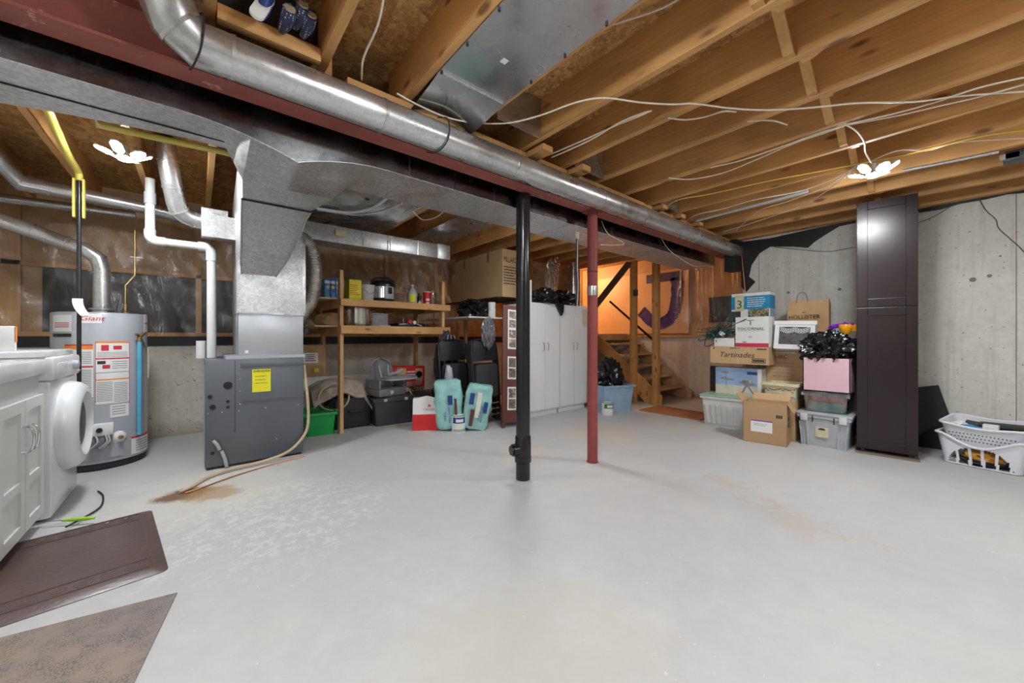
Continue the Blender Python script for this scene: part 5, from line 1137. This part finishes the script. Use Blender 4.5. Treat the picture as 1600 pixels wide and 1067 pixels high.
m.build('frame', M_paper, tt, 0); MB().box(-.15, .13, .0, .15, .04, .25, M=Mt_).build('dark_window', P('smoky_window', (.10, .09, .09), .3, 0, .5, 20), tt, 0)
MB().box(-.195, .172, -.018, .0, .262, .305, M=Mt_, bev=.003).build('lid_edge', M_paper, tt, 0)
m = MB()
for k_ in range(11):
    for j in range(2):
        cx_ = -.125 + .0225 * k_; cz = .228 - .026 * j - .018 * abs(math.sin(k_ * .62)); m.tube([Mt_ @ Vector((cx_ + .010 * math.cos(q), -.004, cz + .010 * math.sin(q))) for q in [6.283 * i / 8 for i in range(9)]], .0028, 4)
m.build('lace_pattern', M_paper, tt)
tt = bag('paper_bag', 'brown kraft shopping bag with twine handle leaning on the concrete wall', (5.06, 1.06, .925), -87, .36, .15, .52, M_kraft, (('bag', 0, .52, M_kraft),), slump=.03, seed=8)
text('HOLLISTER', .062, -.03, .345, tt, M_ink, -.004, squash=.9); text('the', .03, -.03, .395, tt, M_ink, -.004, it=.3)
MB().tube(sm([(-.10, .02, .50), (-.09, .01, .58), (-.06, .01, .615), (-.02, .01, .60), (.0, .02, .51)]), .004, 6).build('twine_handle', M_dtrim, tt)
# open box in front
pa, pb = on_z(1161, 688), on_z(1230, 699); L_ = (pb - pa).length; an = math.degrees(math.atan2((pb - pa).y, (pb - pa).x))
tt = thing('cardboard_box', 'open cardboard box with white label on the floor in front of the stacks', 'box', (pa + pb) / 2, an)
m = MB(); D_ = .22; H_ = .405
m.box(-L_ / 2, L_ / 2, 0, .005, 0, H_); m.box(-L_ / 2, L_ / 2, D_ - .005, D_, 0, H_); m.box(-L_ / 2, -L_ / 2 + .005, 0, D_, 0, H_); m.box(L_ / 2 - .005, L_ / 2, 0, D_, 0, H_); m.box(-L_ / 2, L_ / 2, 0, D_, 0, .005); m.build('box', M_card, tt, 0)
bx(-L_ / 2 + .005, L_ / 2 - .005, .005, D_ - .005, H_ - .035, H_ - .03).build('inner_flap', M_card2, tt, 0)
MB().prism([(0, 0), (.004, .004), (-.06, .09), (-.064, .086)], 'y', .0, D_, M=Matrix.Translation((-L_ / 2, 0, H_ - .02))).build('flap', M_card2, tt, 0)
MB().prism([(0, 0), (.004, .0), (.055, -.075), (.051, -.078)], 'y', .0, D_, M=Matrix.Translation((L_ / 2, 0, H_))).build('flap', M_card2, tt, 0)
MB().box(-L_ / 2 + .05, L_ / 2, 0, .10, -.002, .002, M=Matrix.Translation((0, D_, H_)) @ Matrix.Rotation(R(35), 4, 'X')).build('flap', M_card2, tt, 0)
lb = bx(-.115, .065, -.0015, 0, .11, .225).build('shipping_label', M_paper, tt, 0); bx(-.115, .065, -.002, 0, .215, .225).build('purple_band', M_purple, lb, 0); lines(-.09, .05, .17, .20, 2, -.0025, .3, .3, 2).build('small_print', M_grayink, lb, 0)
m = MB(); [m.box(x, x + .014, -.002, 0, .265, .295) for x in (.095, .113, .131)]; m.build('handling_marks', M_ink, tt, 0)
m = MB(); [m.box(L_ / 2, L_ / 2 + .0015, .06 + .05 * (i % 2), .095 + .05 * (i % 2), .17 + .06 * (i // 2), .215 + .06 * (i // 2)) for i in range(4)]; m.build('handling_marks', M_ink, tt, 0)
# stack 3
t = tub('storage_tote', 'grey latched tote on the floor at the bottom of the pink box stack', 'storage tote', (4.56, .835, 0), -90, .38, .42, .30, M_lgrey, taper=.88)
MB().box(-.21, .21, -.02, .44, .30, .325, bev=.008).build('lid', M_lgrey, t)
for x in (-.145, .145): MB().box(x - .028, x + .028, -.026, -.008, .245, .31, bev=.003).build('latch', P('pale_latch', (.62, .63, .65), .4), t)
m = MB(); [m.box(x - .004, x + .004, -.016, -.012, .235, .295) for x in (-.08, .08)]; m.build('lid_slots', M_blk, t, 0)
bx(-.06, .035, .004, .010, .095, .19).build('paper_label', M_cream, t, 0); m = MB().prism([(.028 * math.cos(q), .018 * math.sin(q)) for q in [math.pi * i / 8 for i in range(9)]], 'y', .001, .005, M=Matrix.Translation((-.012, 0, .165))); m.build('label_mark', M_ink, t, 0)
for x in (-.17, -.12, .10, .15): MB().prism([(x, .0), (x + .012, .0), (x * 1.1 + .015, .23), (x * 1.1 - .003, .23)], 'y', .003, .03).build('side_rib', M_lgrey, t, 0)
t = tub('storage_tote', 'clear plastic tote holding red and green things, between grey tote and pink box', 'storage tote', (4.60, .83, .326), -90, .345, .36, .185, M_tote_clear, taper=.92)
bx(-.14, .13, .03, .30, .10, .155, bev=.01).build('red_contents', P('red_cloth', (.62, .09, .10), .6), t); bx(-.14, .13, .025, .30, .008, .095, bev=.01).build('green_contents', P('green_cloth', (.08, .26, .18), .6), t)
MB().box(-.185, .185, -.015, .375, .185, .200, bev=.004).build('lid', M_tote_clear, t)
for x in (-.13, .0, .13): MB().box(x - .014, x + .014, -.018, -.010, .12, .185, bev=.002).build('clip', M_tote_clear, t)
t = thing('pink_box', 'pale pink open box on the clear tote', 'box', (4.60, .825, .53), -90)
m = MB(); W2, D_, H_ = .175, .32, .32; m.box(-W2, W2, 0, .006, 0, H_, ); m.box(-W2, W2, D_ - .006, D_, 0, H_); m.box(-W2, -W2 + .006, 0, D_, 0, H_); m.box(W2 - .006, W2, 0, D_, 0, H_); m.box(-W2, W2, 0, D_, 0, .006); m.build('box', M_pink, t, 0)
tt = thing('bin_bag', 'shiny black bin bag bulging over the pink box', 'bag', (4.76, .83, .62), -90); MB().blob((0, 0, .30), (.20, .17, .16), .55, 2.0, 15, 5, ridge=True).build('bag', M_bag, tt, 60)
tt = thing('toy', 'bright orange and purple plastic toy in the black bag', 'toy', (4.82, .73, 1.02), -90)
MB().lathe([(.004, -.09), (.022, -.04), (.045, .02), (.052, .06), (.045, .075)], (.02, -.03, .08), 20).build('orange_cone', M_toyor, tt)
m = MB()
for k_ in range(5): m.tube(sm([(-.10 + .05 * k_, .0, .13), (-.085 + .05 * k_, -.02, .165 - .01 * abs(k_ - 2)), (-.06 + .05 * k_, .0, .145)]), .014, 8)
m.tube(sm([(-.11, 0, .12), (0, -.01, .15), (.11, 0, .13)]), .018, 10); m.build('purple_crown', M_purple, tt)
MB().box(-.13, -.06, .0, .04, .0, .11, bev=.01).build('dark_panel', M_dgrey, tt); MB().lathe([(.022, 0), (.022, .05)], (-.045, -.03, .03), 14).build('teal_knob', P('teal_plastic', (.15, .40, .38), .3), tt); MB().lathe([(.03, .0), (.034, .05), (.02, .07)], (.09, .0, .09), 14).build('orange_knob', M_toyor, tt)

# --------------------------------------------------------------- tall dark cabinet
pa, pb = Vector((4.60, .605, 0)), Vector((4.65, .225, 0)); L_ = (pb - pa).length; an = math.degrees(math.atan2((pb - pa).y, (pb - pa).x))
tt = thing('pantry_cabinet', 'tall narrow espresso brown cabinet reaching the joists', 'cabinet', (pa + pb) / 2, an)
MB().box(-L_ / 2, L_ / 2, .02, .60, .045, 2.27).build('carcass', M_dwood, tt, 0)
def shaker(z0, z1, nm='door'):
    m = MB(); w2 = L_ / 2 - .001; f = .072; m.box(-w2, w2, .008, .02, z0, z1)
    for a in ((-w2, -w2 + f, z0, z1), (w2 - f, w2, z0, z1), (-w2 + f, w2 - f, z0, z0 + f), (-w2 + f, w2 - f, z1 - f, z1)): m.box(a[0], a[1], -.001, .0085, a[2], a[3], bev=.0025)
    return m.build(nm, M_dwood, tt, 0)
shaker(.06, 1.315); shaker(1.322, 2.268)
MB().box(-L_ / 2 - .01, L_ / 2 + .01, -.01, .60, 0, .016).build('base_board', M_dtrim, tt, 0)
m = MB(); [m.box(x - .012, x + .012, .05, .07, .016, .045) for x in (-.15, .15)]; m.box(-.18, .18, .3, .58, .016, .045); m.build('legs', M_blk, tt, 0)
tag(MB().box(-.20, .02, 0, .5, 0, .62, M=Matrix.Translation((5.34, -.02, .0)) @ Matrix.Rotation(R(-14), 4, 'X') @ Matrix.Scale(.1, 4, (1, 0, 0))).build('leaning_panel', M_blkm, smooth=0), 'black panel leaning on the wall behind the dark cabinet', 'panel')

# --------------------------------------------------------------- laundry baskets
def basket(name, label, loc, rz, w_, d_, h_, dip, mat, slots, rim_z=None):
    t = thing(name, label, 'basket', loc, rz); n = 184; m = MB()
    def prof(s_): # rectangle with rounded corners, s in 0..1
        pts = rr(w_ / 2, d_ / 2, .05, 6); pts = pts + pts[:1]; ls = [math.dist(a, b) for a, b in zip(pts, pts[1:])]; k_ = s_ * sum(ls); i = 0
        while i < len(ls) - 1 and k_ > ls[i]: k_ -= ls[i]; i += 1
        f = k_ / ls[i] if ls[i] else 0; a, b = pts[i], pts[i + 1]; return (a[0] + (b[0] - a[0]) * f, a[1] + (b[1] - a[1]) * f)
    def top(x, y): return h_ - dip * max(0, math.cos(min(1, abs(x) / (w_ * .42)) * math.pi / 2)) ** 1.3 * (1 if abs(y) > d_ * .3 else 0)
    taper = .84; rows = 18; fs = []
    V = [[None] * n for _ in range(rows + 1)]
    for r_ in range(rows + 1):
        for j in range(n):
            x, y = prof(j / n); u_ = r_ / rows; k_ = taper + (1 - taper) * u_; V[r_][j] = m.bm.verts.new((x * k_, y * k_, .005 + u_ * (top(x, y) - .005)))
    for r_ in range(rows):
        for j in range(n):
            j2 = (j + 1) % n; c_ = sum((V[a][b].co for a, b in ((r_, j), (r_, j2), (r_ + 1, j), (r_ + 1, j2))), Vector()) / 4
            if slots(c_): continue
            fs.append(m.bm.faces.new((V[r_][j], V[r_][j2], V[r_ + 1][j2], V[r_ + 1][j])))
    fs.append(m.bm.faces.new(V[0][::-1]))
    bmesh.ops.recalc_face_normals(m.bm, faces=fs); bmesh.ops.solidify(m.bm, geom=fs, thickness=.004); 
    m.build('tub', mat, t, 40)
    m = MB(); ring = []
    for j in range(n + 1): x, y = prof((j % n) / n); ring.append((x * 1.02, y * 1.03, top(x, y)))
    m.tube(ring, .010, 8); m.build('rim', mat, t); return t
def slots1(c_):
    if c_.y > -.09 and c_.y < .09: return False
    a = abs(c_.x); hh = .165 * math.sqrt(max(0, 1 - (a / .17) ** 2)); 
    return a < .17 and c_.z < hh and c_.z > .012 and (((c_.x + 1.008) / .068) % 1 > .24)
pa, pb = on_z(1476, 722), on_z(1590, 745); L_ = (pb - pa).length; an = math.degrees(math.atan2((pb - pa).y, (pb - pa).x)); nrm = Vector((-(pb - pa).y, (pb - pa).x, 0)).normalized(); mid = (pa + pb) / 2 + nrm * .165
b1 = basket('laundry_basket', 'white plastic laundry basket with arched slots on the floor by the wall', mid, an, .475, .36, .25, .085, M_lwall, slots1)
def slots2(c_): return abs(c_.x) < .17 and .04 < c_.z < .13 and (round(c_.x * 60) % 2 == 0) and (round(c_.z * 70) % 2 == 0)
b2 = basket('laundry_basket', 'white perforated laundry basket nested tilted inside the slotted one', mid + Vector((.03, -.015, .165)), an - 2, .45, .33, .19, .02, M_lwall, lambda c_: False)
b2.rotation_euler.x = R(7)
m = MB()
for i in range(18):
    for j in range(3):
        x = -.17 + .02 * i + .01 * (j % 2); yb = -.165 * (.84 + .16 * (.05 + .03 * j) / .19) - .0025; m.box(x - .004, x + .004, yb - .001, yb + .002, .055 + .028 * j, .063 + .028 * j)
m.build('perforations', M_dgrey, b2, 0)
def inb(x, y, z): return b2.location + Matrix.Rotation(R(an), 3, 'Z') @ Vector((x, y, z))
def item(nm, lab, cat, x, y, z, mb, mat, rx=0, ry=0, rz=0):
    o = mb.build(nm, mat, loc=0); o.location = inb(x, y, z); o.rotation_euler = (R(rx), R(ry), R(an + rz)); return tag(o, lab, cat)
item('black_tray', 'long black tray leaning across the white basket', 'tray', .10, .03, .155, bx(-.16, .12, -.04, .05, 0, .018, bev=.004), M_blk, 20, -3)
item('folder', 'grey and black folder lying in the perforated basket', 'folder', .02, .0, .12, bx(-.16, .14, -.05, .08, 0, .012, bev=.003), M_dgrey, 25, 6)
item('white_carton', 'small white box in the perforated basket', 'box', .03, -.09, .12, bx(-.04, .04, -.03, .03, 0, .065, bev=.004), M_paper, 0, 0, 4)
item('blue_cloth', 'bright blue packet in the perforated basket', 'packet', -.07, -.07, .10, MB().blob((0, 0, .03), (.075, .05, .025), .4, 3, 2, 3), P('bright_blue', (.02, .28, .62), .4))
item('pink_packet', 'coral pink packet beside the blue packet', 'packet', -.02, -.11, .115, bx(-.035, .035, -.02, .02, 0, .02, bev=.005), P('coral', (.75, .25, .18), .5))
item('white_cloth', 'white crumpled cloth at the left end of the perforated basket', 'cloth', -.15, -.03, .11, MB().blob((0, 0, .03), (.05, .05, .03), .5, 3, 5, 3), M_paper)
item('paper_stack', 'sheaf of white papers standing at the right end of the basket', 'papers', .18, -.02, .07, bx(-.02, .03, -.08, .08, 0, .13, bev=.002), M_paper, 0, 18)
tag(MB().blob(mid + Vector((.0, .0, .07)), (.11, .12, .05), .4, 2.5, 4, 3).build('orange_cloth', P('mustard_cloth', (.55, .25, .03), .7), smooth=60), 'mustard orange cloth seen through the basket slots', 'cloth')
tag(MB().blob(mid + Vector((.0, -.0, .035)), (.13, .14, .028), .4, 2.5, 9, 3, fl=.012).build('dark_cloth', P('dark_cloth', (.03, .035, .05), .8), smooth=60), 'dark cloth at the bottom of the slotted basket', 'cloth')

# --------------------------------------------------------------- shoes in the joist bay
M_dot = None
def dots():
    m, nt, p = nmat('navy_polka_dot'); v = coords(nt, (1, 1, 1)); vo = nd(nt, 'ShaderNodeTexVoronoi', i_Scale=85.0, i_Randomness=.25); nt.links.new(v, vo.inputs['Vector'])
    nt.links.new(mixc(nt, ramp(nt, vo.outputs['Distance'], [(.24, 1.0), (.28, 0.0)]), (.03, .045, .11), (.75, .75, .78)), p.inputs['Base Color']); p.inputs['Roughness'].default_value = .6; return m
M_dot = dots(); M_sole = P('tan_sole', (.42, .34, .24), .7)
def roll(px, py, label, L=.15, r=.030, Y=1.73, lean=.3):
    c = on_y(px, py, Y); t = thing('slipper', label, 'slipper', c, 0, 'navy polka dot slippers in the joist bay')
    d = Vector((lean * .3, .25, 1)).normalized() ; e = Vector((0, -.35, -1)).normalized()
    MB().tube([Vector((0, 0, 0)), Vector((.0, .04, -.004)), Vector((-.01 * lean, .08, -.010)), Vector((-.03 * lean, .125, -.012))], [r, r * 1.05, r * .95, r * .6], 20).build('upper', M_dot, t)
    MB().tube([Vector((0, -.004, .002)), Vector((0, .001, 0))], r * .82, 20).build('heel', M_sole, t); return t
roll(453, 14, 'navy polka dot slipper with round tan heel, leftmost in the joist bay', Y=1.68, r=.024); roll(474, 8, 'navy polka dot slipper, middle one and set further up', r=.022, Y=1.66); roll(487, 24, 'navy polka dot slipper, rightmost beside the joist', r=.022, Y=1.68)
tt = thing('sneaker', 'navy sneaker with white sole standing on its side in the joist bay', 'shoe', on_y(410, 8, 1.72)); tt.rotation_euler = (R(15), R(20), R(-5))
MB().prism(rr(.024, .075, .023, 7), 'z', -.010, .002, M=Matrix.Rotation(R(60), 4, 'X')).build('sole', M_paper, tt); MB().blob((0, .022, .012), (.026, .028, .065), .08, 2, 1, 3).build('upper', M_navy, tt)
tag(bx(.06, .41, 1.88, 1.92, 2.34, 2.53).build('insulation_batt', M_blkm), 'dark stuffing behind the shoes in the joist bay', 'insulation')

# --------------------------------------------------------------- cables
def cable(pts, label, mat=None, r=.0045, z=2.290, name='electric_cable', cat='cable'):
    q = [on_z(p[0], p[1], p[2] if len(p) > 2 else z) for p in pts]; return tag(MB().tube(sm(q, 5), r, 7).build(name, mat or M_cable), label, cat)
cable([(620, 146, 2.25), (655, 165, 2.25), (700, 184, 2.26), (745, 192), (795, 192), (845, 180), (900, 160), (945, 153), (1000, 160), (1050, 163), (1085, 162), (1140, 169), (1200, 172), (1270, 168), (1340, 161), (1430, 159), (1500, 150), (1600, 143)], 'long white cable stapled across all the joists from the round duct to the right')
cable([(1320, 195), (1395, 178), (1460, 160), (1530, 137), (1600, 121)], 'white cable running up right above the right lamp, upper strand')
cable([(1320, 196), (1400, 181), (1470, 165), (1535, 150), (1600, 132)], 'white cable running up right above the right lamp, lower strand')
cable([(1320, 194), (1338, 205), (1350, 222), (1352, 238), (1362, 255, 2.24)], 'white cable curling down to the right ceiling lamp')
cable([(856, 243), (905, 222), (960, 197), (990, 185), (1018, 173, 2.33)], 'white cable pair in a joist bay above the round duct, upper strand', z=2.31)
cable([(862, 246), (920, 220), (965, 193), (1000, 178), (1018, 173, 2.33)], 'white cable pair in a joist bay above the round duct, lower strand', z=2.30)
cable([(1044, 184), (1070, 187), (1100, 183), (1130, 174), (1150, 175, 2.34)], 'short sagging white cable between the third and fourth visible joists', z=2.30)
cable([(1168, 190), (1190, 188), (1210, 189), (1230, 195, 2.34)], 'short white cable loop just left of the bridging', z=2.30)
cable([(1045, 278), (1080, 280), (1130, 270), (1180, 250), (1240, 224), (1290, 207), (1320, 196)], 'white cable sagging from the joists towards the bridging', z=2.285)
cable([(1110, 262), (1160, 250), (1230, 226), (1280, 208), (1318, 197)], 'second white cable sagging towards the bridging', z=2.285)
cable([(600, -6, 2.40), (590, 40, 2.36), (572, 80, 2.33), (566, 100, 2.31), (565, 124, 2.30)], 'thick white cable hanging down in the joist bay left of the metal panel', r=.005)
cable([(958, 38, 2.52), (1000, 25, 2.5), (1040, 10, 2.48), (1070, -8, 2.48)], 'white cable under the subfloor beside the metal panel', r=.005)
cable([(1040, 325), (1060, 312), (1110, 303), (1200, 283), (1290, 266), (1400, 245), (1470, 228), (1540, 212), (1600, 204)], 'yellow cable running along a joist past the right lamp', M_ycable)
cable([(1072, 345), (1090, 335), (1130, 326), (1180, 312), (1260, 296), (1340, 262), (1400, 236), (1450, 235), (1500, 222), (1600, 216)], 'pale cable crossing below the yellow one', r=.004)
cable([(1150, 360), (1185, 330), (1230, 315), (1290, 292), (1325, 268), (1340, 258)], 'pale cable sweeping from the wall corner to the right lamp', r=.004, z=2.285)
cable([(1130, 362), (1170, 350), (1215, 335), (1260, 318), (1310, 285), (1335, 262)], 'second pale cable sweeping from the wall corner to the right lamp', r=.004, z=2.28)
tt = thing('conduit', 'grey metal conduit with junction box near the right edge', 'conduit', (4, 0, 2.28))
a, b = on_z(1410, 267, 2.275), on_z(1560, 237, 2.275); MB().cyl(a, b, .011, 12).build('tube', M_pipe, tt, world=True)
p = on_z(1580, 246, 2.27); bx(p.x - .06, p.x + .06, p.y - .10, p.y + .03, 2.235, 2.30, bev=.004).build('junction_box', M_dgrey, tt, world=True); bx(p.x - .06, p.x - .045, p.y - .03, p.y + .05, 2.25, 2.285).build('cover', M_pipe, tt, world=True)
a, b = on_z(1088, 345, 2.28), on_z(1262, 299, 2.28); tag(MB().cyl(a, b, .013, 12).build('conduit', M_lgrey), 'grey conduit under the joists beside the round duct end', 'conduit')
def wall_cable(pts, label, X=5.392, r=.003, mat=None): return tag(MB().tube(sm([on_x(a, b, X) for a, b in pts], 5), r, 6).build('wall_wire', mat or M_dgrey), label, 'cable')
wall_cable([(1530, 310), (1540, 328), (1556, 343), (1560, 356), (1575, 370), (1592, 385), (1602, 396)], 'black wire hanging down the concrete wall near the right edge')
wall_cable([(1210, 386), (1240, 389), (1290, 393), (1320, 389), (1337, 386)], 'dark wire drooping along the wall left of the dark cabinet')
wall_cable([(1435, 348), (1460, 338), (1480, 326), (1495, 316)], 'dark wire rising along the wall right of the dark cabinet')
def free(pts, label, r=.004, mat=None, nm='electric_cable'): return tag(MB().tube(sm(pts, 5), r, 7).build(nm, mat or M_cable), label, 'cable')
for i, o_ in enumerate((0, .12)):
    free([on_z(490 + 6 * i, 324 + 3 * i, 2.27), on_z(545 + 10 * i, 332 + 3 * i, 2.25), on_z(580 + 15 * i, 326 + 4 * i, 2.25), on_z(606 + 22 * i, 309 + 8 * i, 2.25)], 'white plastic pipe curving under the metal panel right of the plenum, ' + ('left one' if i == 0 else 'right one'), .011, M_pvc, 'water_pipe')
free([on_z(482, 366, 2.2), on_z(500, 352, 2.22), on_z(530, 345, 2.24), on_z(590, 352, 2.24)], 'black hose curving from the plenum under the metal panel', .012, M_blk, 'black_hose')
free([on_z(632, 335, 2.27), on_z(665, 322, 2.27), on_z(690, 326, 2.27)], 'white cable in the open joist bay behind the trunk duct', .005)
free([on_z(645, 330, 2.26), on_z(660, 343, 2.25), on_z(680, 340, 2.25), on_z(697, 327, 2.26)], 'white cable looping in the open joist bay behind the trunk duct', .005)
free([on_y(940, 345, 2.13), on_y(950, 365, 2.12), on_y(975, 380, 2.12), on_y(960, 383, 2.12), on_y(938, 382, 2.12)], 'pale wire dangling on the trunk duct just right of the red post', .003)
free([on_y(1033, 372, 2.12), on_y(1045, 390, 2.12), on_y(1065, 405, 2.12), on_y(1085, 416, 2.12), on_y(1100, 415, 2.12), on_y(1115, 418, 2.12)], 'pale wire dangling on the trunk duct nearer the right corner', .003)
free([on_x(1157, 378, 5.36), on_x(1160, 410, 5.36), on_x(1163, 440, 5.36), on_x(1165, 462, 5.36)], 'thin copper wire hanging at the wall corner', .004, M_copper)
tag(bx(5.2, 5.39, 1.81, 1.95, 1.9, 2.29).build('black_drape', M_black), 'black plastic bunched at the corner where the round duct ends', 'plastic sheet')
